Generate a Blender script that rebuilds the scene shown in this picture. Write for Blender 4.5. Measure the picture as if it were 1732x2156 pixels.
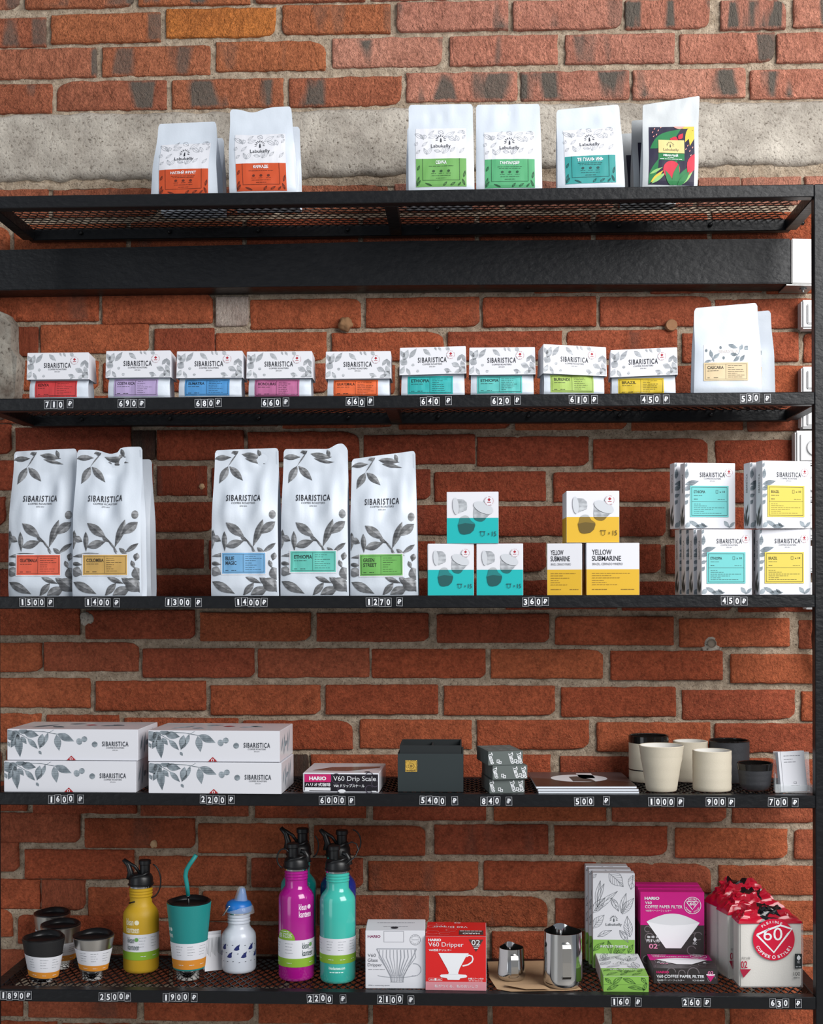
import bpy, bmesh, math, random
from mathutils import Vector, Matrix, noise
PI = math.pi
scene = bpy.context.scene
for o in list(bpy.data.objects): bpy.data.objects.remove(o)
C = scene.collection

# ------------------------------------------------------------------ camera
F = 2844.0                       # focal length in pixels of the 1732 x 2156 frame
D0 = 2.75                        # camera to shelf front plane (y = 0)
WALL = 0.285                     # brick face plane
PSI, ROLL, HOR, CZ = math.radians(2.4), math.radians(-0.13), 1250.0, 1.5
CAM = Vector((D0*math.tan(PSI), -D0, CZ))
ROT = Matrix.Rotation(PSI, 3, 'Z') @ Matrix.Rotation(PI/2, 3, 'X') @ Matrix.Rotation(ROLL, 3, 'Z')
cd = bpy.data.cameras.new('camera'); cam = bpy.data.objects.new('camera', cd); C.objects.link(cam)
cam.matrix_world = Matrix.Translation(CAM) @ ROT.to_4x4()
cd.sensor_fit = 'AUTO'; cd.sensor_width = 36.0; cd.lens = F/2156*36.0
cd.shift_y = (HOR-1078)/2156; cd.clip_start = 0.05
scene.camera = cam
# ------------------------------------------------------------------ light
w = bpy.data.worlds.new('world'); scene.world = w; w.use_nodes = True
w.node_tree.nodes['Background'].inputs[0].default_value = (0.80, 0.88, 1.0, 1)
w.node_tree.nodes['Background'].inputs[1].default_value = 0.27
def area(name, loc, target, sx, sy, power, col):
    l = bpy.data.lights.new(name, 'AREA'); l.shape = 'RECTANGLE'; l.size = sx; l.size_y = sy; l.energy = power; l.color = col
    o = bpy.data.objects.new(name, l); C.objects.link(o); o.location = loc
    o.rotation_euler = (Vector(target)-Vector(loc)).to_track_quat('-Z', 'Y').to_euler(); return o
area('window_light', (2.5, -2.4, 3.35), (0.0, 0.25, 2.0), 2.8, 2.6, 240, (1.0, 0.985, 0.97))
area('side_window_light', (-3.0, -3.2, 1.75), (0.0, 0.2, 1.5), 1.6, 3.2, 34, (0.93, 0.97, 1.0))
vs = scene.view_settings
vs.view_transform = 'Standard'; vs.look = 'None'; vs.exposure = 0.0; vs.gamma = 1.0; vs.use_curve_mapping = False

# ------------------------------------------------------------------ projection helpers
def P(px, py, Y):
    "world point on the plane y = Y seen at pixel (px, py)"
    r = ROT @ Vector(((px-866)/F, -(py-HOR)/F, -1))
    return CAM + r*((Y-CAM.y)/r.y)
def pix(p):
    q = ROT.transposed() @ (Vector(p)-CAM)
    return 866+F*q.x/-q.z, HOR-F*q.y/-q.z
def kpx(p): return -(ROT.transposed() @ (Vector(p)-CAM)).z/F
SZ = {n: P(866, y, 0).z for n, y in {1: 400, 2: 832, 3: 1254, 4: 1672, 5: 2091}.items()}
def onshelf(px, n, Y):
    X = P(px, 1250, Y).x
    for i in range(4):
        X += (px-pix((X, Y, SZ[n]))[0])*kpx((X, Y, SZ[n]))
    return Vector((X, Y, SZ[n]))
def depth_of(py, n, px=866):
    lo, hi = -0.02, 0.6
    for i in range(40):
        m = (lo+hi)/2
        y = pix(onshelf(px, n, m))[1]
        if (y > py) == (SZ[n] < CZ): lo = m
        else: hi = m
    return lo

# ------------------------------------------------------------------ materials
def s2l(c): return tuple(((v/255)/12.92 if v/255 <= 0.04045 else ((v/255+0.055)/1.055)**2.4) for v in c)
MATS = {}
def pbr(name, rgb=(200, 200, 200), rough=0.6, metal=0.0, bump=0.0, bscale=300.0, alpha=1.0, coat=0.0, trans=0.0, vary=0.0, spec=0.5, ior=1.45):
    if name in MATS: return MATS[name]
    m = bpy.data.materials.new(name); m.use_nodes = True; nt = m.node_tree; b = nt.nodes['Principled BSDF']
    c = s2l(rgb)+(1,)
    b.inputs['Base Color'].default_value = c; b.inputs['Roughness'].default_value = rough; b.inputs['Metallic'].default_value = metal
    b.inputs['Alpha'].default_value = alpha; b.inputs['Coat Weight'].default_value = coat; b.inputs['Transmission Weight'].default_value = trans
    b.inputs['Specular IOR Level'].default_value = spec; b.inputs['IOR'].default_value = ior
    m.diffuse_color = c
    tc = nt.nodes.new('ShaderNodeTexCoord')
    n = nt.nodes.new('ShaderNodeTexNoise'); n.inputs['Scale'].default_value = bscale; n.inputs['Detail'].default_value = 4
    nt.links.new(tc.outputs['Object'], n.inputs['Vector'])
    if bump:
        bp = nt.nodes.new('ShaderNodeBump'); bp.inputs['Strength'].default_value = bump; bp.inputs['Distance'].default_value = 0.002
        nt.links.new(n.outputs['Fac'], bp.inputs['Height']); nt.links.new(bp.outputs['Normal'], b.inputs['Normal'])
    if vary:
        mx = nt.nodes.new('ShaderNodeMix'); mx.data_type = 'RGBA'; mx.blend_type = 'MULTIPLY'; mx.inputs['Factor'].default_value = vary
        mx.inputs['A'].default_value = c; nt.links.new(n.outputs['Fac'], mx.inputs['B']); nt.links.new(mx.outputs['Result'], b.inputs['Base Color'])
    MATS[name] = m; return m
def ink(rgb, rough=0.6):
    if max(rgb)-min(rgb) > 40 and max(rgb) > 120: rgb = tuple(int(c*0.91) for c in rgb)      # printed ink on paper is duller than the swatch
    return pbr('ink_%d_%d_%d' % rgb, rgb, rough)

def node_brick(name='fired_brick', grain=0.0035, crack=0.35, cscale=26, burn_col=(78, 72, 66), b0=0.53, b1=0.66):
    m = bpy.data.materials.new(name); m.use_nodes = True; nt = m.node_tree; N = nt.nodes; L = nt.links; b = N['Principled BSDF']
    tc = N.new('ShaderNodeTexCoord'); oi = N.new('ShaderNodeObjectInfo')
    off = N.new('ShaderNodeVectorMath'); off.operation = 'MULTIPLY_ADD'
    cmb = N.new('ShaderNodeCombineXYZ')
    for i in range(3): L.new(oi.outputs['Random'], cmb.inputs[i])
    L.new(cmb.outputs[0], off.inputs[0]); off.inputs[1].default_value = (37, 91, 53); L.new(tc.outputs['Object'], off.inputs[2])
    def nz(scale, det=5, rough=0.6):
        n = N.new('ShaderNodeTexNoise'); n.inputs['Scale'].default_value = scale; n.inputs['Detail'].default_value = det; n.inputs['Roughness'].default_value = rough
        L.new(off.outputs[0], n.inputs['Vector']); return n
    def ramp(src, a, c):
        r = N.new('ShaderNodeMapRange'); r.inputs['From Min'].default_value = a; r.inputs['From Max'].default_value = c; L.new(src, r.inputs['Value']); return r.outputs[0]
    def mix(fac, A, B, mode='MIX'):
        x = N.new('ShaderNodeMix'); x.data_type = 'RGBA'; x.blend_type = mode
        for s, v in (('Factor', fac), ('A', A), ('B', B)):
            if isinstance(v, (float, tuple)): x.inputs[s].default_value = v
            else: L.new(v, x.inputs[s])
        return x.outputs['Result']
    big, mid, fine = nz(14), nz(70), nz(420, 3)
    # tone variation inside one brick
    col = mix(ramp(big.outputs['Fac'], 0.35, 0.7), oi.outputs['Color'], s2l((110, 52, 36))+(1,), 'MIX')
    half = N.new('ShaderNodeMix'); half.data_type = 'RGBA'; half.inputs['Factor'].default_value = 0.62
    L.new(col, half.inputs['A']); L.new(oi.outputs['Color'], half.inputs['B']); col = half.outputs['Result']
    col = mix(ramp(mid.outputs['Fac'], 0.2, 0.85), mix(1.0, col, (0.60, 0.58, 0.56, 1), 'MULTIPLY'), mix(1.0, col, (1.28, 1.26, 1.22, 1), 'MULTIPLY'))
    grit = nz(190, 3)
    col = mix(ramp(grit.outputs['Fac'], 0.3, 0.7), mix(1.0, col, (0.66, 0.64, 0.62, 1), 'MULTIPLY'), mix(1.0, col, (1.22, 1.22, 1.22, 1), 'MULTIPLY'))
    # pale lime specks
    sp = N.new('ShaderNodeMath'); sp.operation = 'MULTIPLY'; sp.inputs[1].default_value = 0.55
    L.new(ramp(fine.outputs['Fac'], 0.62, 0.72), sp.inputs[0])
    col = mix(sp.outputs[0], col, s2l((205, 140, 95))+(1,))
    # kiln burnt dark stripes: amount is the object colour's alpha
    wv = N.new('ShaderNodeTexNoise'); wv.noise_dimensions = '3D'; wv.inputs['Scale'].default_value = 1.0; wv.inputs['Detail'].default_value = 1.5
    st = N.new('ShaderNodeVectorMath'); st.operation = 'MULTIPLY'; st.inputs[1].default_value = (15, 5, 3)
    L.new(off.outputs[0], st.inputs[0]); L.new(st.outputs[0], wv.inputs['Vector'])
    sx = N.new('ShaderNodeSeparateXYZ'); L.new(tc.outputs['Object'], sx.inputs[0]); ab = N.new('ShaderNodeMath'); ab.operation = 'ABSOLUTE'; L.new(sx.outputs['Z'], ab.inputs[0])
    wob = N.new('ShaderNodeMath'); wob.operation = 'MULTIPLY_ADD'; L.new(mid.outputs['Fac'], wob.inputs[0]); wob.inputs[1].default_value = 0.012; L.new(ab.outputs[0], wob.inputs[2])
    pz = N.new('ShaderNodeMath'); pz.operation = 'MULTIPLY'; L.new(ramp(wv.outputs['Fac'], b0, b1), pz.inputs[0]); L.new(ramp(wob.outputs[0], 0.039, 0.031), pz.inputs[1])
    pm = N.new('ShaderNodeMath'); pm.operation = 'MULTIPLY'; L.new(pz.outputs[0], pm.inputs[0]); L.new(oi.outputs['Alpha'], pm.inputs[1])
    col = mix(pm.outputs[0], col, s2l(burn_col)+(1,))
    L.new(col, b.inputs['Base Color']); b.inputs['Roughness'].default_value = 0.93; b.inputs['Specular IOR Level'].default_value = 0.2
    # relief: grain + drying cracks
    vo = N.new('ShaderNodeTexVoronoi'); vo.feature = 'DISTANCE_TO_EDGE'; vo.inputs['Scale'].default_value = cscale
    dv = N.new('ShaderNodeVectorMath'); dv.operation = 'MULTIPLY_ADD'; L.new(nz(45, 2).outputs['Color'], dv.inputs[0]); dv.inputs[1].default_value = (0.05,)*3; L.new(off.outputs[0], dv.inputs[2])
    sv = N.new('ShaderNodeVectorMath'); sv.operation = 'MULTIPLY'; sv.inputs[1].default_value = (1.0, 1.0, 0.4); L.new(dv.outputs[0], sv.inputs[0]); L.new(sv.outputs[0], vo.inputs['Vector'])
    h1 = N.new('ShaderNodeMath'); h1.operation = 'MULTIPLY_ADD'; L.new(ramp(vo.outputs['Distance'], 0.0, 0.08), h1.inputs[0]); h1.inputs[1].default_value = crack; gm = N.new('ShaderNodeMath'); gm.operation = 'MULTIPLY_ADD'; L.new(grit.outputs['Fac'], gm.inputs[0]); gm.inputs[1].default_value = 0.7; L.new(mid.outputs['Fac'], gm.inputs[2]); L.new(gm.outputs[0], h1.inputs[2])
    h2 = N.new('ShaderNodeMath'); h2.operation = 'MULTIPLY_ADD'; L.new(fine.outputs['Fac'], h2.inputs[0]); h2.inputs[1].default_value = 0.55; L.new(h1.outputs[0], h2.inputs[2])
    bp = N.new('ShaderNodeBump'); bp.inputs['Strength'].default_value = 0.95; bp.inputs['Distance'].default_value = grain
    L.new(h2.outputs[0], bp.inputs['Height']); L.new(bp.outputs['Normal'], b.inputs['Normal'])
    return m
def node_rough(name, c1, c2, c3, s1, s2, bumpd, pits=True):
    m = bpy.data.materials.new(name); m.use_nodes = True; nt = m.node_tree; N = nt.nodes; L = nt.links; b = N['Principled BSDF']
    tc = N.new('ShaderNodeTexCoord')
    def nz(scale, det=6):
        n = N.new('ShaderNodeTexNoise'); n.inputs['Scale'].default_value = scale; n.inputs['Detail'].default_value = det; n.inputs['Roughness'].default_value = 0.65
        L.new(tc.outputs['Object'], n.inputs['Vector']); return n
    a, f = nz(s1), nz(s2)
    r = N.new('ShaderNodeValToRGB'); r.color_ramp.elements[0].position = 0.3; r.color_ramp.elements[1].position = 0.72
    r.color_ramp.elements[0].color = s2l(c1)+(1,); r.color_ramp.elements[1].color = s2l(c2)+(1,)
    L.new(a.outputs['Fac'], r.inputs['Fac'])
    mp = N.new('ShaderNodeMapRange'); mp.inputs['From Min'].default_value = 0.30; mp.inputs['From Max'].default_value = 0.46; L.new(f.outputs['Fac'], mp.inputs['Value'])
    x = N.new('ShaderNodeMix'); x.data_type = 'RGBA'; x.inputs['A'].default_value = s2l(c3)+(1,); L.new(mp.outputs[0], x.inputs['Factor']); L.new(r.outputs['Color'], x.inputs['B'])
    L.new(x.outputs['Result'], b.inputs['Base Color']); b.inputs['Roughness'].default_value = 0.95; b.inputs['Specular IOR Level'].default_value = 0.2
    h = N.new('ShaderNodeMath'); h.operation = 'MULTIPLY_ADD'; L.new(f.outputs['Fac'], h.inputs[0]); h.inputs[1].default_value = 0.6; L.new(a.outputs['Fac'], h.inputs[2])
    bp = N.new('ShaderNodeBump'); bp.inputs['Strength'].default_value = 0.9; bp.inputs['Distance'].default_value = bumpd
    L.new(h.outputs[0], bp.inputs['Height']); L.new(bp.outputs['Normal'], b.inputs['Normal'])
    return m
def node_paint():
    "glossy black paint brushed thickly over wood and steel"
    m = bpy.data.materials.new('black_gloss_paint'); m.use_nodes = True; nt = m.node_tree; N = nt.nodes; L = nt.links; b = N['Principled BSDF']
    tc = N.new('ShaderNodeTexCoord'); mp = N.new('ShaderNodeMapping'); mp.inputs['Scale'].default_value = (40, 64, 64); L.new(tc.outputs['Object'], mp.inputs['Vector'])
    n = N.new('ShaderNodeTexNoise'); n.inputs['Scale'].default_value = 1.6; n.inputs['Detail'].default_value = 5; L.new(mp.outputs[0], n.inputs['Vector'])
    r = N.new('ShaderNodeMapRange'); r.inputs['To Min'].default_value = 0.28; r.inputs['To Max'].default_value = 0.5; L.new(n.outputs['Fac'], r.inputs['Value'])
    L.new(r.outputs[0], b.inputs['Roughness']); b.inputs['Base Color'].default_value = s2l((15, 16, 19))+(1,); b.inputs['Specular IOR Level'].default_value = 0.3
    bp = N.new('ShaderNodeBump'); bp.inputs['Strength'].default_value = 0.45; bp.inputs['Distance'].default_value = 0.0025
    L.new(n.outputs['Fac'], bp.inputs['Height']); L.new(bp.outputs['Normal'], b.inputs['Normal'])
    return m
def node_halftone(name, c1, c2, scale):
    "leaf drawing printed as fine hatch lines"
    m = bpy.data.materials.new(name); m.use_nodes = True; nt = m.node_tree; N = nt.nodes; L = nt.links; b = N['Principled BSDF']
    tc = N.new('ShaderNodeTexCoord'); wv = N.new('ShaderNodeTexWave'); wv.inputs['Scale'].default_value = scale; wv.inputs['Distortion'].default_value = 3; wv.bands_direction = 'Z'
    wv.inputs['Detail Scale'].default_value = 0.15
    L.new(tc.outputs['Object'], wv.inputs['Vector'])
    n = N.new('ShaderNodeTexNoise'); n.inputs['Scale'].default_value = 60; L.new(tc.outputs['Object'], n.inputs['Vector'])
    ad = N.new('ShaderNodeMath'); ad.operation = 'MULTIPLY_ADD'; L.new(n.outputs['Fac'], ad.inputs[0]); ad.inputs[1].default_value = 1.5; 
    sb = N.new('ShaderNodeMath'); sb.operation = 'MULTIPLY_ADD'; L.new(wv.outputs['Fac'], sb.inputs[0]); sb.inputs[1].default_value = 0.6; sb.inputs[2].default_value = -0.58
    L.new(sb.outputs[0], ad.inputs[2])
    r = N.new('ShaderNodeValToRGB'); r.color_ramp.elements[0].color = s2l(c1)+(1,); r.color_ramp.elements[1].color = s2l(c2)+(1,)
    r.color_ramp.elements[0].position = 0.25; r.color_ramp.elements[1].position = 0.8
    L.new(ad.outputs[0], r.inputs['Fac']); L.new(r.outputs['Color'], b.inputs['Base Color']); b.inputs['Roughness'].default_value = 0.6
    MATS[name] = m; return m

M_BRICK = node_brick(grain=0.0048, crack=0.12)
M_BRICKW = node_brick('weathered_brick', 0.0085, 0.26, 16, (94, 91, 84), 0.55, 0.61)
M_MORTAR = node_rough('lime_mortar', (146, 128, 108), (208, 190, 168), (76, 64, 54), 55, 260, 0.010)
M_CONC = node_rough('old_concrete', (138, 130, 120), (204, 196, 184), (92, 82, 72), 11, 150, 0.007)
M_PAINT = node_paint()
M_WHITE = pbr('white_paper', (214, 217, 223), 0.55, bump=0.08, bscale=500)
M_POUCH = pbr('white_foil_pouch', (199, 207, 217), 0.42, bump=0.10, bscale=220)
M_CARD = pbr('white_card', (213, 214, 220), 0.5)
M_LEAF = node_halftone('halftone_leaf', (62, 64, 66), (168, 170, 174), 130)
M_LEAFD = node_halftone('halftone_leaf_shade', (40, 41, 44), (120, 122, 126), 130)
M_LEAFG = node_halftone('soft_grey_leaf', (126, 130, 136), (196, 200, 205), 120)
M_LEAFB = node_halftone('engraved_leaf', (70, 82, 90), (165, 176, 184), 170)
M_INK = ink((38, 40, 48)); M_MIDINK = ink((96, 98, 106)); M_PALEINK = ink((150, 152, 160))
M_RED = ink((178, 28, 48))
M_STEEL = pbr('polished_steel', (205, 205, 205), 0.09, 1.0)
M_BRUSH = pbr('brushed_steel', (190, 188, 184), 0.28, 1.0)
M_BLACKP = pbr('black_plastic', (16, 17, 19), 0.38)
M_TILE = pbr('black_tile', (28, 30, 36), 0.45); M_TILEW = pbr('white_print', (226, 228, 232), 0.5)

# ------------------------------------------------------------------ mesh helpers
def link(name, me, mat, parent=None, smooth=False):
    o = bpy.data.objects.new(name, me); C.objects.link(o)
    for m in (mat if isinstance(mat, (list, tuple)) else [mat]):
        if m is not None and m.name not in [x.name for x in me.materials]: me.materials.append(m)
    if parent is not None: o.parent = parent
    if smooth:
        for p in me.polygons: p.use_smooth = True
    return o
def mesh(name, vs, fs, mat, parent=None, smooth=False, mi=None):
    me = bpy.data.meshes.new(name); me.from_pydata([tuple(v) for v in vs], [], fs); me.update()
    o = link(name, me, mat, parent, smooth)
    if mi: me.polygons.foreach_set('material_index', mi)
    return o
def bm_obj(name, bm, mat, parent=None, smooth=False):
    me = bpy.data.meshes.new(name); bmesh.ops.recalc_face_normals(bm, faces=bm.faces); bm.to_mesh(me); bm.free()
    return link(name, me, mat, parent, smooth)
def add_box(bm, x0, x1, y0, y1, z0, z1):
    v = [bm.verts.new((x, y, z)) for z in (z0, z1) for y in (y0, y1) for x in (x0, x1)]
    for f in ((0, 2, 3, 1), (4, 5, 7, 6), (0, 1, 5, 4), (2, 6, 7, 3), (0, 4, 6, 2), (1, 3, 7, 5)): bm.faces.new([v[i] for i in f])
    return v
def box(name, x0, x1, y0, y1, z0, z1, mat, parent=None, bev=0.0008, seg=1):
    bm = bmesh.new(); add_box(bm, x0, x1, y0, y1, z0, z1)
    if bev: bmesh.ops.bevel(bm, geom=bm.edges[:], offset=bev, segments=seg, affect='EDGES')
    return bm_obj(name, bm, mat, parent)
def tag(o, label, cat, group=None):
    o['label'] = label; o['category'] = cat
    if group: o['group'] = group
    return o
def root(name, label, cat, px, n, Y=None, pyb=None, rz=0, group=None, dz=0):
    "an Empty at the thing's base: pixel column px, on shelf n, at depth Y (or where its base shows at row pyb)"
    if Y is None: Y = depth_of(pyb, n, px)
    o = bpy.data.objects.new(name, None); C.objects.link(o); o.empty_display_size = 0.02
    p = onshelf(px, n, Y); k = kpx(p); o.location = p+Vector((0, 0, dz*k)); o.rotation_euler = (0, 0, math.radians(rz))
    tag(o, label, cat, group); return o, k
def lathe(name, prof, k, mat, parent=None, seg=40, cx=0, cy=0, smooth=True, caps=True):
    vs, fs = [], []
    for r, z in prof:
        for i in range(seg):
            a = 2*PI*i/seg; vs.append(((cx+r*math.cos(a))*k, (cy+r*math.sin(a))*k, z*k))
    for j in range(len(prof)-1):
        for i in range(seg):
            a, b = j*seg+i, j*seg+(i+1) % seg
            fs.append((a, b, b+seg, a+seg))
    if caps and prof[0][0] > 0.05: fs.append(tuple(reversed(range(seg))))
    if caps and prof[-1][0] > 0.05: fs.append(tuple(range((len(prof)-1)*seg, len(prof)*seg)))
    o = mesh(name, vs, fs, mat, parent, smooth)
    if smooth:
        o.data.set_sharp_from_angle(angle=math.radians(40))
    return o
def tube(name, pts, r, k, mat, parent=None, seg=10, closed=False):
    pts = [Vector(p)*k for p in pts]; rr = r if isinstance(r, (list, tuple)) else [r]*len(pts)
    vs, fs = [], []; up = Vector((0.3, 0.9, 0.2)).normalized()
    for i, p in enumerate(pts):
        t = (pts[(i+1) % len(pts)]-pts[i-1]) if closed or 0 < i < len(pts)-1 else (pts[1]-pts[0] if i == 0 else pts[-1]-pts[-2])
        t.normalize(); a = t.cross(up)
        if a.length < 1e-4: a = t.cross(Vector((1, 0, 0)))
        a.normalize(); b = t.cross(a)
        for j in range(seg):
            q = 2*PI*j/seg; vs.append(p+(a*math.cos(q)+b*math.sin(q))*rr[i]*k)
    n = len(pts)
    for i in range(n if closed else n-1):
        for j in range(seg):
            a, b = i*seg+j, i*seg+(j+1) % seg; c = ((i+1) % n)*seg
            fs.append((a, b, c+(j+1) % seg, c+j))
    if not closed: fs += [tuple(reversed(range(seg))), tuple(range((n-1)*seg, n*seg))]
    return mesh(name, vs, fs, mat, parent, True)
def strap(name, path, width, thick, k, mat, parent=None):
    "flat bent bar: path of (y, z) in the plane x = 0"
    vs, fs = [], []; n = len(path)
    for i, (y, z) in enumerate(path):
        a = Vector(path[min(i+1, n-1)])-Vector(path[max(i-1, 0)]); a.normalize(); nrm = Vector((-a.y, a.x))
        for sx in (-1, 1):
            for st in (-1, 1):
                vs.append((sx*width/2*k, (y+nrm.x*st*thick/2)*k, (z+nrm.y*st*thick/2)*k))
    for i in range(n-1):
        b, c = 4*i, 4*i+4
        for p, q in ((0, 1), (1, 3), (3, 2), (2, 0)): fs.append((b+p, b+q, c+q, c+p))
    fs += [(0, 2, 3, 1), (4*n-4, 4*n-3, 4*n-1, 4*n-2)]
    return mesh(name, vs, fs, mat, parent)

# ------------------------------------------------------------------ flat print on surfaces
_gl = {}
def glyphs(s, bold=0.0, space=1.0):
    if (s, bold, space) in _gl: return _gl[(s, bold, space)]
    c = bpy.data.curves.new('t', 'FONT'); c.body = s; c.offset = bold; c.resolution_u = 3; c.space_character = space
    o = bpy.data.objects.new('t', c); C.objects.link(o); bpy.context.view_layer.update()
    me = bpy.data.meshes.new_from_object(o.evaluated_get(bpy.context.evaluated_depsgraph_get()))
    vs = [(v.co.x, v.co.y) for v in me.vertices]; fs = [tuple(p.vertices) for p in me.polygons]
    bpy.data.objects.remove(o); bpy.data.curves.remove(c); bpy.data.meshes.remove(me)
    if vs:
        x0, x1 = min(v[0] for v in vs), max(v[0] for v in vs); y0, y1 = min(v[1] for v in vs), max(v[1] for v in vs)
        asp = (x1-x0)/max(1e-6, y1-y0); vs = [((x-x0)/(x1-x0), (y-y0)/max(1e-6, y1-y0)) for x, y in vs]
    else: asp = 1
    _gl[(s, bold, space)] = (vs, fs, asp); return _gl[(s, bold, space)]
class Layer:
    def __init__(s): s.v, s.f = [], []
    def add(s, vs, fs): n = len(s.v); s.v += vs; s.f += [tuple(i+n for i in f) for f in fs]; return s
    def poly(s, pts): return s.add(list(pts), [tuple(range(len(pts)))])
    def rect(s, x0, y0, x1, y1): return s.poly([(x0, y0), (x1, y0), (x1, y1), (x0, y1)])
    def text(s, t, x0, y0, x1, y1, bold=0.0, rot=0, space=1.0):
        vs, fs, a = glyphs(t, bold, space); cx, cy = (x0+x1)/2, (y0+y1)/2; c, n = math.cos(math.radians(rot)), math.sin(math.radians(rot))
        out = []
        for x, y in vs:
            X, Y = (x-0.5)*(x1-x0), (y-0.5)*(y1-y0); out.append((cx+X*c-Y*n, cy+X*n+Y*c))
        return s.add(out, fs)
    def line(s, pts, w):
        L, R = [], []
        for i, p in enumerate(pts):
            a, b = Vector(pts[max(0, i-1)]), Vector(pts[min(len(pts)-1, i+1)]); d = (b-a).normalized()*w/2 if (b-a).length else Vector((w/2, 0))
            L.append((p[0]-d.y, p[1]+d.x)); R.append((p[0]+d.y, p[1]-d.x))
        n = len(pts); return s.add(L+R, [(i, n+i, n+i+1, i+1) for i in range(n-1)])
    def frame(s, x0, y0, x1, y1, w):
        s.rect(x0, y0, x1, y0+w); s.rect(x0, y1-w, x1, y1); s.rect(x0, y0+w, x0+w, y1-w); return s.rect(x1-w, y0+w, x1, y1-w)
    def disc(s, cx, cy, r, ry=None, n=24): ry = ry or r; return s.poly([(cx+r*math.cos(2*PI*i/n), cy+ry*math.sin(2*PI*i/n)) for i in range(n)])
    def ring(s, cx, cy, r, w, n=36, a0=0, a1=360, ry=None):
        ry = ry or r; return s.line([(cx+r*math.cos(math.radians(a0+(a1-a0)*i/n)), cy+ry*math.sin(math.radians(a0+(a1-a0)*i/n))) for i in range(n+1)], w)
    def arctext(s, t, cx, cy, r, a0, a1, h, wch, bold=0.02, inside=False):
        n = len(t)
        for i, ch in enumerate(t):
            if ch == ' ': continue
            a = a0+(a1-a0)*i/max(1, n-1); q = math.radians(a); x, y = cx+r*math.cos(q), cy+r*math.sin(q)
            ww = wch*(0.35 if ch in 'I!1' else 1)
            s.text(ch, x-ww/2, y-h/2, x+ww/2, y+h/2, bold, a-90+(180 if inside else 0))
        return s
    def leaf(s, x0, y0, x1, y1, w, bend=0.0, n=9):
        d = Vector((x1-x0, y1-y0)); p = Vector((-d.y, d.x)).normalized(); L, R = [], []
        for i in range(n):
            t = i/(n-1); c = Vector((x0, y0))+d*t+p*(bend*d.length*math.sin(PI*t)); q = w/2*math.sin(PI*t**0.85)**1.15 if 0 < t < 1 else 0.0
            q = max(q, 0.02); L.append(tuple(c+p*q)); R.append(tuple(c-p*q))
        return s.add(L+R, [(i, n+i, n+i+1, i+1) for i in range(n-1)])
    def hleaf(s, x0, y0, x1, y1, w, n=9):
        "shaded half of a leaf"
        d = Vector((x1-x0, y1-y0)); p = Vector((-d.y, d.x)).normalized(); L, R = [], []
        for i in range(n):
            t = i/(n-1); c = Vector((x0, y0))+d*t; q = w/2*math.sin(PI*t**0.85)**1.15 if 0 < t < 1 else 0.0
            L.append(tuple(c+p*0.02*w)); R.append(tuple(c-p*max(q, 0.02)))
        return s.add(L+R, [(i, n+i, n+i+1, i+1) for i in range(n-1)])
    def oleaf(s, x0, y0, x1, y1, w, lw=0.5, bend=0.0, n=9, veins=0):
        "line-drawn leaf"
        d = Vector((x1-x0, y1-y0)); p = Vector((-d.y, d.x)).normalized(); L, R, Md = [], [], []
        for i in range(n):
            t = i/(n-1); c = Vector((x0, y0))+d*t+p*(bend*d.length*math.sin(PI*t)); q = w/2*math.sin(PI*t**0.85)**1.15 if 0 < t < 1 else 0.0
            L.append(tuple(c+p*q)); R.append(tuple(c-p*q)); Md.append(tuple(c))
        s.line(L, lw); s.line(R, lw); s.line(Md, lw)
        for j in range(veins):
            i = 1+int((n-4)*j/max(1, veins)); s.line([Md[i], L[i+2]], lw*0.7); s.line([Md[i], R[i+2]], lw*0.7)
        return s
    def words(s, x0, y, x1, h, rnd):
        x = x0
        while x < x1-1:
            l = min(rnd.uniform(3, 9), x1-x); s.rect(x, y, x+l, y+h); x += l+rnd.uniform(0.8, 1.6)
        return s
class Pr:
    def __init__(s, S, parent, du=None, dv=None, lift=0.3): s.S, s.p, s.du, s.dv, s.L, s.lift = S, parent, du, dv, [], lift
    def layer(s, name, mat):
        l = Layer(); s.L.append((name, mat, l)); return l
    def done(s, clip=None):
        for i, (name, mat, l) in enumerate(s.L):
            if not l.f: continue
            bm = bmesh.new(); vv = [bm.verts.new((x, y, 0)) for x, y in l.v]
            for f in l.f:
                try: bm.faces.new([vv[j] for j in f])
                except ValueError: pass
            bmesh.ops.triangulate(bm, faces=[f for f in bm.faces if len(f.verts) > 4])
            if clip:
                for co, no in (((clip[0], 0, 0), (-1, 0, 0)), ((clip[2], 0, 0), (1, 0, 0)), ((0, clip[1], 0), (0, -1, 0)), ((0, clip[3], 0), (0, 1, 0))):
                    bmesh.ops.bisect_plane(bm, geom=bm.verts[:]+bm.edges[:]+bm.faces[:], plane_co=co, plane_no=no, clear_outer=True)
            for step, ax in ((s.du, 0), (s.dv, 1)):
                if step and bm.verts:
                    a, b = min(v.co[ax] for v in bm.verts), max(v.co[ax] for v in bm.verts); q = math.ceil(a/step)*step
                    while q < b:
                        no = Vector((0, 0, 0)); no[ax] = 1
                        bmesh.ops.bisect_plane(bm, geom=bm.verts[:]+bm.edges[:]+bm.faces[:], plane_co=no*q, plane_no=no); q += step
            h = s.lift+0.22*i
            for v in bm.verts: v.co = s.S(v.co.x, v.co.y, h)
            me = bpy.data.meshes.new(name); bm.to_mesh(me); bm.free(); link(name, me, mat, s.p)
def front(k): return lambda u, v, h: Vector((u*k, -h*k, v*k))
def topface(k, H): return lambda u, v, h: Vector((u*k, v*k, H*k+h*k))
def rside(k, W): return lambda u, v, h: Vector((W/2*k+h*k, u*k, v*k))
def lside(k, W, D): return lambda u, v, h: Vector((-W/2*k-h*k, (D-u)*k, v*k))
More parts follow.
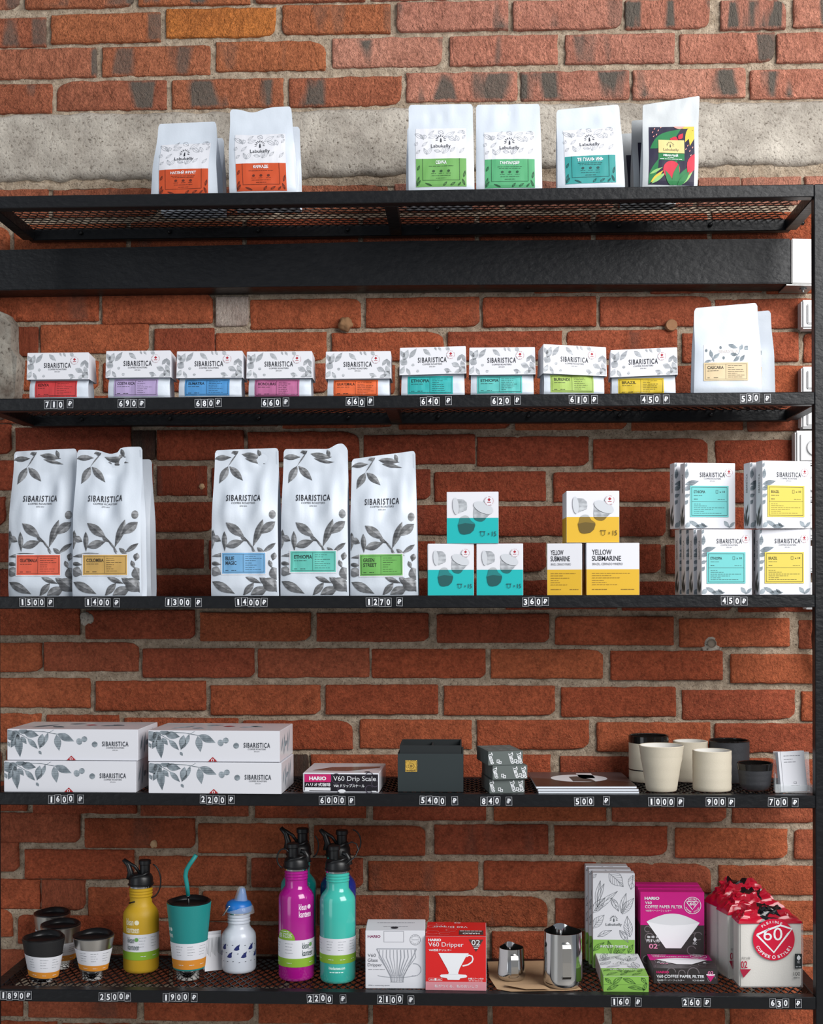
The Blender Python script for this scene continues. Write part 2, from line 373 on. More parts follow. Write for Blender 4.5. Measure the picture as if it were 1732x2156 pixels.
def cyl(k, Rf, cy=0, a0=0.0, Rm=None):
    def S(u, v, h):
        r = (Rf(v) if callable(Rf) else Rf); a = u/(Rm or r)+a0; return Vector(((r+h)*math.sin(a)*k, (cy-(r+h)*math.cos(a))*k, v*k))
    return S

# ================================================================== the brick wall
def lerp_pts(pts, x):
    if x <= pts[0][0]: a, b = pts[0], pts[1]
    elif x >= pts[-1][0]: a, b = pts[-2], pts[-1]
    else: a, b = next((pts[i], pts[i+1]) for i in range(len(pts)-1) if pts[i][0] <= x <= pts[i+1][0])
    t = (x-a[0])/(b[0]-a[0]); t = max(-0.6, min(1.6, t)); return a[1]+(b[1]-a[1])*t
GENB = lambda o: [(x, x+233) for x in range(-480+o, 2080, 245)]
ROWS = [  # (centre line in pixels, height, spans of the bricks seen)
 ([(0,-84),(866,-105),(1700,-122)], 60, GENB(100)),
 ([(0,-10),(866,-32),(1700,-46)], 60, [(-190,40),(53,281),(292,525),(537,768),(780,1010),(1022,1250),(1262,1490),(1502,1735),(1747,1980)]),
 ([(50,66),(222,59),(465,47),(708,40),(950,34),(1195,31),(1405,29),(1585,31),(1725,27)], 60, [(-135,95),(108,336),(350,579),(595,821),(836,1069),(1081,1309),(1317,1493),(1518,1653),(1671,1900)]),
 ([(85,133),(328,127),(570,117),(815,109),(1060,105),(1305,102),(1530,100),(1700,99)], 61, [(-275,-45),(-30,201),(215,441),(455,684),(700,930),(947,1173),(1191,1419),(1432,1630),(1636,1865)]),
 ([(44,206),(234,200),(478,196),(726,192),(972,182),(1210,179),(1450,176),(1660,176)], 60, [(-125,108),(119,349),(362,595),(609,844),(856,1088),(1097,1324),(1333,1568),(1580,1810)]),
 ([(0,430),(866,415),(1515,403),(1700,400)], 58, [(-120,100),(112,330),(342,575),(590,815),(830,1050),(1065,1290),(1302,1458),(1470,1557),(1562,1686),(1695,1900)]),
 ([(0,503),(866,486),(1700,474)], 58, GENB(20)),
 ([(0,575),(866,583),(1700,586)], 60, GENB(135)),
 ([(100,645),(330,650),(640,660),(890,657),(1135,656),(1380,655),(1600,659)], 61, [(-265,-35),(-24,206),(216,446),(455,522),(527,758),(771,1008),(1017,1254),(1264,1496),(1507,1738),(1750,1980)]),
 ([(60,719),(200,713),(390,722),(570,730),(815,730),(1060,728),(1310,725),(1560,731),(1710,731)], 60, [(-190,28),(40,78),(86,311),(326,450),(454,686),(699,933),(943,1182),(1194,1425),(1437,1680),(1693,1920)]),
 ([(100,790),(866,800),(1660,800)], 60, [(-260,-30),(-18,205),(217,450),(462,690),(702,735),(748,830),(842,1075),(1088,1320),(1332,1560),(1575,1810)]),
 ([(100,862),(866,872),(1660,876)], 60, GENB(95)),
 ([(150,930),(300,937),(420,937),(640,940),(880,946),(1120,950),(1370,955),(1600,957)], 61, [(-205,22),(33,274),(279,326),(331,512),(522,755),(766,999),(1005,1238),(1250,1488),(1507,1740),(1752,1980)]),
 ([(100,1005),(380,1012),(880,1022),(1030,1024),(1290,1025),(1600,1028)], 61, [(-165,64),(76,320),(331,434),(446,660),(672,905),(915,1148),(1166,1410),(1422,1655),(1668,1900)]),
 ([(100,1082),(375,1089),(900,1095),(1290,1098),(1600,1100)], 61, [(-220,10),(22,262),(274,445),(457,690),(702,1030),(1044,1240),(1253,1400),(1412,1645),(1657,1890)]),
 ([(100,1158),(365,1166),(900,1172),(1290,1177),(1600,1178)], 60, [(-170,62),(75,290),(304,427),(440,672),(684,915),(928,1148),(1162,1390),(1402,1634),(1646,1880)]),
 ([(100,1233),(375,1240),(900,1248),(1290,1254),(1600,1257)], 60, GENB(75)),
 ([(80,1308),(295,1315),(540,1320),(785,1321),(1040,1323),(1290,1328),(1545,1332),(1710,1334)], 59, [(-310,-80),(-68,166),(181,409),(422,653),(667,901),(920,1155),(1169,1417),(1431,1661),(1683,1915)]),
 ([(43,1384),(190,1383),(420,1396),(660,1396),(900,1397),(1150,1398),(1400,1401),(1630,1408)], 60, [(-150,86),(92,290),(301,534),(543,776),(783,1021),(1034,1268),(1286,1520),(1539,1724),(1738,1960)]),
 ([(80,1459),(317,1465),(560,1474),(800,1473),(1050,1475),(1300,1478),(1555,1484),(1710,1486)], 61, [(-290,-58),(-45,188),(202,432),(444,673),(686,921),(935,1167),(1182,1422),(1437,1673),(1688,1920)]),
 ([(43,1534),(170,1536),(400,1543),(640,1548),(870,1546),(1120,1547),(1375,1552),(1615,1554)], 60, [(-150,85),(98,249),(262,500),(513,741),(758,992),(1005,1239),(1257,1494),(1506,1721),(1735,1960)]),
 ([(60,1608),(400,1617),(650,1620),(1000,1620),(1300,1624),(1600,1628)], 60, [(-230,0),(14,240),(254,480),(494,608),(618,648),(655,880),(893,1158),(1180,1410),(1424,1650),(1664,1890)]),
 ([(100,1680),(400,1688),(650,1692),(900,1697),(1150,1698),(1400,1700),(1640,1702)], 60, [(-175,56),(70,286),(296,521),(537,769),(786,1022),(1040,1275),(1289,1527),(1542,1726),(1738,1960)]),
 ([(75,1744),(293,1755),(532,1766),(778,1770),(1034,1768),(1286,1771),(1540,1776),(1700,1778)], 61, [(-310,-80),(-66,167),(178,409),(417,648),(662,894),(915,1153),(1168,1404),(1422,1656),(1673,1905)]),
 ([(20,1810),(167,1820),(405,1834),(645,1838),(890,1845),(1136,1845),(1415,1850),(1620,1854)], 60, [(-195,38),(53,281),(293,517),(530,763),(776,1006),(1019,1254),(1266,1496),(1514,1726),(1738,1960)]),
 ([(42,1883),(132,1884),(302,1901),(540,1908),(825,1919),(1034,1919),(1290,1924),(1600,1928)], 61, [(-160,83),(88,178),(186,416),(428,655),(668,902),(917,1151),(1170,1405),(1419,1512),(1526,1750),(1762,1990)]),
 ([(60,1952),(300,1968),(540,1978),(825,1986),(1034,1990),(1290,1996),(1600,2000)], 59, [(-210,24),(38,270),(283,500),(513,745),(758,990),(1036,1240),(1253,1480),(1493,1722),(1735,1960)]),
 ([(60,2033),(300,2043),(866,2058),(1600,2066)], 59, GENB(110)),
 ([(27,2110),(170,2113),(420,2119),(660,2125),(900,2130),(1600,2136)], 60, [(-190,46),(60,286),(304,532),(545,773),(786,1025),(1038,1271),(1289,1525),(1538,1726),(1738,1960)]),
 ([(27,2182),(420,2192),(900,2202),(1600,2208)], 60, GENB(120)),
]
rnd = random.Random(7)
def mortar():
    a, b = P(-520, -150, WALL), P(2150, 2245, WALL)
    x0, x1, z0, z1 = a.x, b.x, b.z, a.z; st = 0.0055; nx, nz = int((x1-x0)/st), int((z1-z0)/st); vs, fs = [], []
    for j in range(nz+1):
        for i in range(nx+1):
            x, z = x0+i*st, z0+j*st; q = Vector((x, 0, z))
            d = noise.fractal(q*60, 0.9, 2.2, 3)*0.0042+noise.noise(q*12)*0.0026
            vs.append((x, WALL+0.0065+d, z))
    for j in range(nz):
        for i in range(nx):
            p = j*(nx+1)+i; fs.append((p, p+1, p+nx+2, p+nx+1))
    vb = len(vs); T = 0.25                              # a thick wall: back, rim
    vs += [(x0, WALL+T, z0), (x1, WALL+T, z0), (x1, WALL+T, z1), (x0, WALL+T, z1)]; fs.append((vb, vb+3, vb+2, vb+1))
    o = mesh('wall_back', vs, fs, M_MORTAR, None, True); o['kind'] = 'structure'; return o
wall_back = mortar()
BW, BH, BD = 0.247, 0.064, 0.05
def brick_mesh(seed, mat, worn=1.0):
    r = random.Random(seed); vs, fs = [], []; e1, e2 = 0.0028, 0.010
    us = [-BW/2, -BW/2+e1]+[-BW/2+e2+(BW-2*e2)*i/9 for i in range(10)]+[BW/2-e1, BW/2]; ws = [-BH/2, -BH/2+e1]+[-BH/2+0.011+(BH-0.022)*i/3 for i in range(4)]+[BH/2-e1, BH/2]
    nx, nz = len(us)-1, len(ws)-1; off = Vector((seed*7.3, seed*3.1, 0))
    cut = {(sx, sz): (r.uniform(0.006, 0.018) if r.random() < 0.09 else r.uniform(0.0, 0.0025)) for sx in (0, 1) for sz in (0, 1)}
    for j, z0 in enumerate(ws):
        for i, x0 in enumerate(us):
            x, z = x0, z0; q = Vector((x*22, z*22, seed*1.7)); bx, bz = i in (0, nx), j in (0, nz)
            ex = noise.noise(Vector((z*40, seed, 1 if x > 0 else 5)))*0.0018*worn; ez = noise.noise(Vector((x*34, seed, 9 if z > 0 else 13)))*0.0022*worn
            if i < 2 or i > nx-2: x += ex
            if j < 2 or j > nz-2: z += ez
            y = noise.noise(q*0.8+off)*0.0013*worn+noise.noise(q*3+off)*0.0006*worn
            if bx or bz: y += 0.0022+abs(noise.noise(q*2+off))*0.002*worn
            c = cut[(int(x0 > 0), int(z0 > 0))]; dx, dz = BW/2-abs(x0), BH/2-abs(z0); t = c-(dx*0.8+dz)
            if t > 0: z -= math.copysign(t*0.55, z0); x -= math.copysign(t*0.45, x0); y += t*0.35
            vs.append((x, y, z))
    for j in range(nz):
        for i in range(nx): p = j*(nx+1)+i; fs.append((p, p+1, p+nx+2, p+nx+1))
    rim = [i for i in range(nx+1)]+[(j+1)*(nx+1)-1 for j in range(1, nz+1)]+[nz*(nx+1)+i for i in range(nx-1, -1, -1)]+[j*(nx+1) for j in range(nz-1, 0, -1)]
    nb = len(vs)
    for i in rim: vs.append((vs[i][0], BD, vs[i][2]))
    m = len(rim)
    for t in range(m): fs.append((rim[t], nb+t, nb+(t+1) % m, rim[(t+1) % m]))
    me = bpy.data.meshes.new('brick'); me.from_pydata(vs, [], fs); me.update(); me.materials.append(mat)
    for p in me.polygons: p.use_smooth = True
    me.set_sharp_from_angle(angle=math.radians(48)); return me
BM = [brick_mesh(s, M_BRICK) for s in range(1, 15)]; BMW = [brick_mesh(s, M_BRICKW, 1.5) for s in range(21, 33)]
def brick(x0, x1, yc, h, col, burn, dy=0.0, name='brick', worn=False):
    a, b = P(x0, yc, WALL), P(x1, yc, WALL); k = kpx(a); o = bpy.data.objects.new(name, rnd.choice(BMW if worn else BM)); C.objects.link(o); o.parent = wall_back
    o.location = ((a.x+b.x)/2, WALL-0.001+dy, (a.z+b.z)/2); o.scale = ((b.x-a.x)/BW, 1, (h+1.5)*k/BH)
    o.rotation_euler = (0, rnd.uniform(-0.006, 0.006)+(a.z-b.z)*-0.0, 0); c = s2l(col); o.color = (c[0], c[1], c[2], burn); return o
for ri, (cl, h, spans) in enumerate(ROWS):
    for x0, x1 in spans:
        xm = (x0+x1)/2; yc = lerp_pts(cl, xm)
        if ri <= 5:                                      # upper courses, kiln burnt in places
            col = rnd.choice([(180, 112, 82), (173, 104, 78), (185, 118, 92), (171, 106, 82), (186, 114, 78)]); burn = rnd.choice([0.3, 0.7, 0.9, 0.9]) if ri < 5 else 0.2
            if xm > 800: burn = max(burn, rnd.choice([0.4, 0.9, 0.95])) if ri < 5 else burn; col = rnd.choice([(204, 142, 122), (198, 134, 114), (208, 148, 128), (194, 134, 116)])  # right-hand part: the pinkish wash of light is put into the brick colour
        else:
            col = rnd.choice([(169, 88, 59), (163, 82, 55), (175, 94, 63), (157, 80, 57), (179, 98, 65), (165, 90, 65)]); burn = rnd.choice([0, 0, 0, 0, 0.35])
            if 12 <= ri <= 16: col = rnd.choice([(153, 74, 53), (159, 78, 55), (149, 72, 53)])  # courses below the second shelf: its shade is put into the brick colour
        if ri == 2 and 340 < x0 < 360: col, burn = (206, 128, 66), 0.0
        if ri == 8 and x0 == 455: col, burn = (206, 194, 186), 0.0
        if (ri == 12 and x0 == 279) or (ri == 21 and x0 == 618): col, burn = (82, 70, 64), 0.3
        if ri == 25 and x0 == 917: col, burn = (166, 88, 58), 0.8
        if ri in (8, 9) and xm > 1250: col = (172, 92, 66)
        brick(x0-1, x1+1, yc, h, col, burn, rnd.uniform(-0.003, 0.003), worn=(ri <= 6 or (ri == 25 and x0 == 917)))

def rough_slab(name, pts_top, pts_bot, Y0, mat, amp, parent, x0=-480, x1=2120, st=11, depth=0.06):
    "slab of rough concrete with ragged upper and lower edges"
    nx = int((x1-x0)/st); nz = 16; vs, fs = [], []
    for i in range(nx+1):
        px = x0+i*st; t, b = lerp_pts(pts_top, px), lerp_pts(pts_bot, px)
        t += noise.noise(Vector((px*0.03, 1.7, 0)))*5; b += noise.noise(Vector((px*0.035, 7.7, 0)))*6
        for j in range(nz+1):
            v = j/nz; p = P(px, b+(t-b)*v, Y0); d = noise.fractal(p*26, 1.0, 2.1, 3)*amp+noise.noise(p*5)*amp*1.2
            if j in (0, nz): d += 0.010
            vs.append((p.x, Y0+d, p.z))
    for i in range(nx):
        for j in range(nz): p = i*(nz+1)+j; fs.append((p, p+nz+1, p+nz+2, p+1))
    n0 = len(vs)
    for i in range(nx+1):
        for j in (0, nz): v = vs[i*(nz+1)+j]; vs.append((v[0], Y0+depth, v[2]))
    for i in range(nx):
        a, b = i*(nz+1), (i+1)*(nz+1); fs.append((a, n0+2*i, n0+2*i+2, b)); fs.append((a+nz, b+nz, n0+2*i+3, n0+2*i+1))
    return mesh(name, vs, fs, mat, parent, True)
rough_slab('concrete_beam', [(0, 240), (600, 232), (1100, 216), (1732, 211)], [(0, 378), (640, 372), (1100, 352), (1732, 343)], WALL-0.006, M_CONC, 0.003, wall_back)
rough_slab('rubble_course', [(0, 388), (640, 378), (1100, 366), (1300, 372), (1732, 374)], [(0, 403), (866, 390), (1732, 372)], WALL+0.002, M_MORTAR, 0.006, wall_back, x0=-300, x1=1480)

def blob(name, px, py, r, Y, mat, parent, seed, flat=0.6):
    bm = bmesh.new(); bmesh.ops.create_icosphere(bm, subdivisions=3, radius=1); p = P(px, py, Y); k = kpx(p)
    for v in bm.verts:
        v.co *= 1+0.35*noise.noise(v.co*1.8+Vector((seed, 0, 0))); v.co = Vector((v.co.x*r*k, v.co.y*r*k*flat, v.co.z*r*k))
    o = bm_obj(name, bm, mat, parent, True); o.location = p; return o
blob('mortar_lump', 183, 1302, 15, WALL, M_CONC, wall_back, 1)
blob('foam_lump', 727, 683, 15, WALL-0.006, pbr('dried_foam', (140, 104, 72), 0.9, bump=0.8, bscale=120), wall_back, 2, 0.9)
blob('plaster_chip', 323, 1777, 8, WALL, pbr('pale_plaster', (196, 160, 122), 0.9), wall_back, 3)
blob('plaster_chip', 727, 1010, 4, WALL, MATS['pale_plaster'], wall_back, 4)
for px, py in ((425, 1024),): blob('plaster_chip', px, py, 6, WALL, MATS['pale_plaster'], wall_back, 5)
def wall_lathe(name, px, py, prof, mat, parent):
    p = P(px, py, WALL); k = kpx(p); o = lathe(name, prof, k, mat, parent, 22); o.rotation_euler = (PI/2, 0, 0); o.location = p; return o
wall_lathe('wooden_dowel', 1412, 686, [(12, -20), (12.5, 8), (11, 10), (0.01, 9.5)], pbr('dowel_wood', (168, 122, 86), 0.8, bump=0.4, bscale=90, vary=0.4), wall_back)
blob('plaster_ring', 1497, 1354, 22, WALL+0.004, M_CONC, wall_back, 9, 0.35)
wall_lathe('plaster_plug', 1497, 1354, [(9, -8), (9.5, 9), (8, 10), (7, 7.5), (0.01, 7)], pbr('grey_plug', (128, 116, 104), 0.9), wall_back)

# the concrete nib at the left edge
def nib():
    vs, fs = [], []; sec = [(-520, 640), (-8, 655), (22, 668), (38, 690), (38, 745), (50, 762), (44, 840), (30, 868), (4, 885), (-520, 900)]
    for Yv, sh in ((WALL-0.05, 0), (WALL-0.035, 3), (WALL+0.03, 5)):
        for x, y in sec: p = P(x+sh+rnd.uniform(-2, 2), y+rnd.uniform(-2, 2), WALL); vs.append((p.x, Yv+rnd.uniform(-0.003, 0.003), p.z))
    n = len(sec); fs.append(tuple(range(n)))
    for j in range(2):
        for i in range(n): fs.append((j*n+i, (j+1)*n+i, (j+1)*n+(i+1) % n, j*n+(i+1) % n))
    o = mesh('concrete_nib', vs, fs, node_rough('stained_concrete', (92, 78, 68), (164, 160, 150), (70, 62, 56), 12, 90, 0.005), wall_back); return o
nib()
# floor in front of the wall
fl = box('floor', -3.2, 3.2, -5.2, WALL+0.25, -0.1, 0.0, pbr('pale_concrete_floor', (190, 186, 180), 0.5, bump=0.1, bscale=12, vary=0.25), None, 0); fl['kind'] = 'structure'
wt = P(866, -150, WALL).z; wb = P(866, 2240, WALL).z
lb = box('wall_base', P(-520, 0, WALL).x, P(2150, 0, WALL).x, WALL+0.004, WALL+0.25, 0.0, wb, pbr('dark_plinth', (88, 50, 38), 0.9, bump=0.6, bscale=40), None, 0); lb['kind'] = 'structure'

# black painted timber beam bolted to the wall, pale end plate, bolt
def prism_px(name, q, Y0, Y1, mat, parent=None, bev=0.002):
    "prism between depths Y0 and Y1 whose front outline is given in pixels at Y0"
    bm = bmesh.new(); f = [P(x, y, Y0) for x, y in q]; a = [bm.verts.new(p) for p in f]; b = [bm.verts.new((p.x, Y1, p.z)) for p in f]; n = len(q)
    bm.faces.new(a); bm.faces.new(b[::-1])
    for i in range(n): bm.faces.new((a[i], b[i], b[(i+1) % n], a[(i+1) % n]))
    if bev: bmesh.ops.bevel(bm, geom=bm.edges[:], offset=bev, segments=2, affect='EDGES')
    return bm_obj(name, bm, mat, parent)
o = prism_px('trim_1', [(-420, 535), (866, 507), (1664, 502), (1664, 597), (866, 600), (-420, 616)], WALL-0.075, WALL+0.002, M_PAINT); o['kind'] = 'structure'; o['label'] = 'long black glossy timber beam across the brick wall'
ep = prism_px('trim_2', [(1666, 502), (1712, 503), (1712, 598), (1666, 597)], WALL-0.07, WALL+0.002, pbr('whitewashed_wood', (214, 212, 210), 0.8, bump=0.3, bscale=60)); ep['kind'] = 'structure'
ep['label'] = 'whitewashed end block beside the black beam'
o = prism_px('mounting_plate', [(1655, 598.5), (1716, 599), (1716, 601.5), (1655, 601)], WALL-0.075, WALL+0.002, pbr('zinc', (150, 152, 150), 0.4, 0.9), ep, 0)
p = P(1690, 607, WALL-0.045); k = kpx(p); o = lathe('bolt', [(2, -9), (3, -8), (3, -4), (8, -3.5), (8, -1), (3, 0), (3, 6)], k, MATS['zinc'], ep, 12); o.location = p

# ================================================================== the shelf rack
rack = bpy.data.objects.new('shelf_rack', None); C.objects.link(rack)
XL, XR = P(-21, 1254, 0).x, P(1729, 1254, 0).x; rack.location = ((XL+XR)/2, 0, 0); XC = (XL+XR)/2
tag(rack, 'black welded steel wall rack with five expanded-mesh shelves', 'shelf rack')
T = 0.0255; DEP = 0.272; HW = (XR-XL)/2
for s in (-1, 1): box('post', s*HW-T/2, s*HW+T/2, 0, T, 0, SZ[1], M_PAINT, rack, 0.0015)
def mesh_sheet():
    vs, fs = [], []; cw, ch, sw, th = 0.0185, 0.034, 0.0021, 0.002
    x0, x1, y0, y1 = -HW+T*0.5, HW-T*0.5, 0.012, DEP-0.012; nx, ny = int((x1-x0)/cw), int((y1-y0)/(ch/2))
    def bar(a, b):
        d = Vector((b[0]-a[0], b[1]-a[1])).normalized(); n = Vector((-d.y, d.x))*sw/2; i = len(vs)
        for p, z in ((a, -0.0005), (b, 0.0022)):
            for sg in (-1, 1):
                for zz in (0, th): vs.append((p[0]+n.x*sg, p[1]+n.y*sg, z-0.0045+zz))
        fs.extend([(i, i+1, i+5, i+4), (i+2, i+6, i+7, i+3), (i+1, i+3, i+7, i+5), (i, i+4, i+6, i+2)])
    for r in range(ny):
        for c in range(nx):
            xa = x0+c*cw+(cw/2 if r % 2 else 0); ya = y0+r*ch/2
            bar((xa, ya), (xa+cw/2, ya+ch/2)); bar((xa, ya), (xa-cw/2, ya+ch/2))
    me = bpy.data.meshes.new('shelf'); me.from_pydata(vs, [], fs); me.update(); return me
ms = mesh_sheet(); ms.materials.append(pbr('black_mesh_steel', (22, 22, 24), 0.32, 0.3))
for n in range(1, 6):
    sh = bpy.data.objects.new('shelf', ms); C.objects.link(sh); sh.parent = rack; sh.location = (0, 0, SZ[n])
    box('front_rail', -HW+T/2, HW-T/2, 0.0, T, -T, 0, M_PAINT, sh, 0.0015)
    box('back_rail', -HW, HW, DEP-0.022, DEP, -0.026, -0.0008, M_PAINT, sh, 0.0015)
    for s in (-1, 1): box('side_rail', s*HW-T/2, s*HW+T/2, T, DEP-0.022, -T, -0.0008, M_PAINT, sh, 0.0015)
    box('cross_rail', -0.020-T/2, -0.020+T/2, T, DEP-0.022, -T, -0.005, M_PAINT, sh, 0.0015)
    if n in (1, 2):
        for i in range(9):
            x = -HW+0.12+i*0.2; bm = bmesh.new(); bmesh.ops.create_cone(bm, segments=8, radius1=0.005, radius2=0.004, depth=0.006, cap_ends=True)
            b = bm_obj('mesh_clip', bm, MATS['black_mesh_steel'], sh, True); b.location = (x, DEP-0.028, -0.012); b.rotation_euler = (PI/2, 0, 0)

# price labels: little tiles stuck to the front rails
RUB = 'P'
tile_cache = {}
def tile_mesh(ch):
    if ch in tile_cache: return tile_cache[ch]
    vs, fs, mi = [], [], []; W, H, T2 = 13.2*0.000967, 18*0.000967, 0.0012
    bm = bmesh.new(); add_box(bm, -W/2, W/2, -T2, 0, -H/2, H/2); bm.normal_update()
    for v in bm.verts: vs.append(tuple(v.co))
    bm.verts.index_update()
    for f in bm.faces: fs.append(tuple(v.index for v in f.verts)); mi.append(0)
    bm.free(); L = Layer(); q = 0.000967
    L.frame(-6.6, -9, 6.6, 9, 0.34)
    w = {'1': 3.6}.get(ch, 7.2)
    if ch == 'R':
        L.text('P', -2.9, -4.8, 3.6, 5.4, 0.03); L.rect(-4.6, -2.9, 1.2, -1.7); L.rect(-4.6, -0.4, -1.5, 0.8)
    else: L.text(ch, -w/2, -6.4, w/2, 6.4, 0.025)
    n = len(vs); vs += [(x*q, -T2-0.0002, y*q) for x, y in L.v]; fs += [tuple(i+n for i in f) for f in L.f]; mi += [1]*len(L.f)
    me = bpy.data.meshes.new('digit_tile'); me.from_pydata(vs, [], fs); me.update(); me.materials.append(M_TILE); me.materials.append(M_TILEW)
    me.polygons.foreach_set('material_index', mi); tile_cache[ch] = me; return me
def price(n, s, x0, x1, xp, tilt=0.0):
    z = SZ[n]-T/2
    def wx(px):
        X = P(px, 1250, -0.0002).x
        for i in range(3): X += (px-pix((X, -0.0002, z))[0])*kpx((X, 0, z))
        return X
    r = bpy.data.objects.new('price_label', None); C.objects.link(r); r.location = (wx(x0), -0.0002, z)
    tag(r, PL[(n, s, x0)], 'price label', 'price labels on the shelf rails')
    m = len(s); xs = [x0+(x1-x0)*(i+0.5)/m for i in range(m)]+[xp]
    for ch, x in zip(s+'R', xs):
        o = bpy.data.objects.new('digit_tile', tile_mesh(ch)); C.objects.link(o); o.parent = r
        o.location = (wx(x)-r.location.x, 0, rnd.uniform(-0.0012, 0.0012)-tilt*(x-xs[0])*0.001); o.rotation_euler = (0, rnd.uniform(-0.05, 0.05), 0)
ordn = ['', 'first', 'second', 'third', 'fourth', 'fifth']
PRICES = {2: [('710', 93, 135, 148), ('690', 248, 289, 299), ('680', 410, 451, 460), ('660', 550, 591, 602), ('660', 728, 768, 780), ('640', 884, 925, 944), ('620', 1033, 1074, 1089), ('610', 1197, 1238, 1251), ('450', 1348, 1389, 1402), ('530', 1557, 1598, 1615)],
 3: [('1500', 41, 95, 107), ('1400', 179, 233, 246), ('1300', 348, 402, 418), ('1400', 495, 548, 556.5), ('1270', 770, 824, 841), ('360', 1099, 1140, 1148), ('450', 1517, 1558, 1566)],
 4: [('1600', 102, 156, 170), ('2200', 421, 475, 487), ('6000', 671, 727, 740), ('5400', 883, 938, 957), ('840', 1011, 1053, 1071), ('500', 1208, 1250, 1276), ('1000', 1364, 1419, 1432), ('900', 1485, 1527, 1539), ('700', 1616, 1657, 1673)],
 5: [('1890', 1, 52, 60.5), ('2500', 208, 262, 269), ('1900', 343, 397, 409), ('2200', 646, 700, 722), ('2100', 794, 848, 865), ('160', 1286, 1326, 1343), ('260', 1435, 1475, 1488), ('630', 1619, 1660, 1680)]}
ABOVE = {2: ['under the red-label bag', 'under the lilac-label bag', 'under the sky-blue-label bag', 'under the mauve-label bag', 'under the orange-label bag', 'under the deep turquoise small bag', 'under the pale turquoise small bag', 'under the lime-green-label bag', 'under the yellow-label small bag', 'under the tall plain pouch'],
 3: ['under the coral-label kilo bag', 'under the golden-brown-label kilo bag', 'under the empty gap between kilo bags', 'under the light-blue-label kilo bag', 'under the leaf-green-label kilo bag', 'between the turquoise and yellow capsule boxes', 'under the stacked drip-bag boxes'],
 4: ['under the left gift boxes', 'under the right gift boxes', 'under the scale carton', 'under the open dark box', 'under the small patterned cartons', 'under the brochures', 'under the tapered beige cup', 'under the short beige cup', 'under the card holder'],
 5: ['under the black tumbler', 'between the steel tumbler and mustard bottle', 'under the teal straw tumbler', 'under the magenta and mint bottles', 'under the glass dripper carton', 'under the green filter pack', 'under the flat magenta carton', 'under the plastic filter bags']}
PL = {(n, a[0], a[1]): 'white-on-black price tiles reading %s %s' % (a[0], t) for n in PRICES for a, t in zip(PRICES[n], ABOVE[n])}
for n, lst in PRICES.items():
    for s, x0, x1, xp in lst: price(n, s, x0, x1, xp)

# ------------------------------------------------------------------ electrics on the right of the wall
M_ABS = pbr('white_switch_plastic', (208, 209, 210), 0.35)
def switch(px0, px1, py0, py1, name, label, cat):
    Y = WALL-0.034; a, b = P(px0, py1, Y), P(px1, py0, Y); r = bpy.data.objects.new(name, None); C.objects.link(r); r.location = ((a.x+b.x)/2, Y, a.z)
    tag(r, label, cat, 'switches and sockets beside the right post'); w, h = (b.x-a.x)/2, b.z-a.z
    box('housing', -w, w, 0, 0.038, 0, h, M_ABS, r, 0.004, 3); return r, w, h
for i, (y0, y1, lb) in enumerate(((630, 692, 'white wall switch behind right post, above the mesh of second shelf, highest one'), (771, 828, 'white wall switch behind right post, level with the small bags'), (862, 902, 'white wall switch just under second shelf at right post'))):
    r, w, h = switch(1687, 1752, y0, y1, 'light_switch', lb, 'switch'); box('rocker', -w*0.66, w*0.66, -0.004, 0.004, h*0.16, h*0.84, M_ABS, r, 0.002, 2)
for i, (y0, y1, lb) in enumerate(((906, 979, 'white surface wall socket at right post, uppermost of three'), (981, 1056, 'white surface wall socket at right post, middle of three'), (1058, 1137, 'white surface wall socket at right post, lowest of three'))):
    r, w, h = switch(1674, 1752, y0, y1, 'wall_socket', lb, 'socket'); box('faceplate', -w*0.74, w*0.74, -0.003, 0.004, h*0.12, h*0.88, M_ABS, r, 0.001, 1)
    o = lathe('socket_well', [(17, 0), (17, 4), (15.5, 4.5), (14.5, 1.0), (0.01, 0.6)], 0.00106, M_ABS, r, 28); o.rotation_euler = (PI/2, 0, 0); o.location = (0.002, -0.002, h*0.5)
for i, (y0, y1, lb) in enumerate(((1149, 1206, 'white junction box low behind the yellow boxes at right post'), (1226, 1283, 'white junction box crossing third shelf rail at right post'))):
    r, w, h = switch(1694, 1752, y0, y1, 'junction_box', lb, 'junction box'); box('lid', -w*0.8, w*0.8, -0.002, 0.003, h*0.15, h*0.85, M_ABS, r, 0.001, 1)
pts = [P(x, y, WALL-0.03) for x, y in ((1738, 1270), (1722, 1300), (1716, 1340), (1719, 1380), (1731, 1410), (1752, 1430))]
b0 = pts[0].copy(); cab = tube('cable', [(q-b0) for q in pts], 0.009, 1.0, M_BLACKP, None, 10); cab.location = b0
tag(cab, 'thick black cable sagging on the wall under third shelf by right post', 'cable')

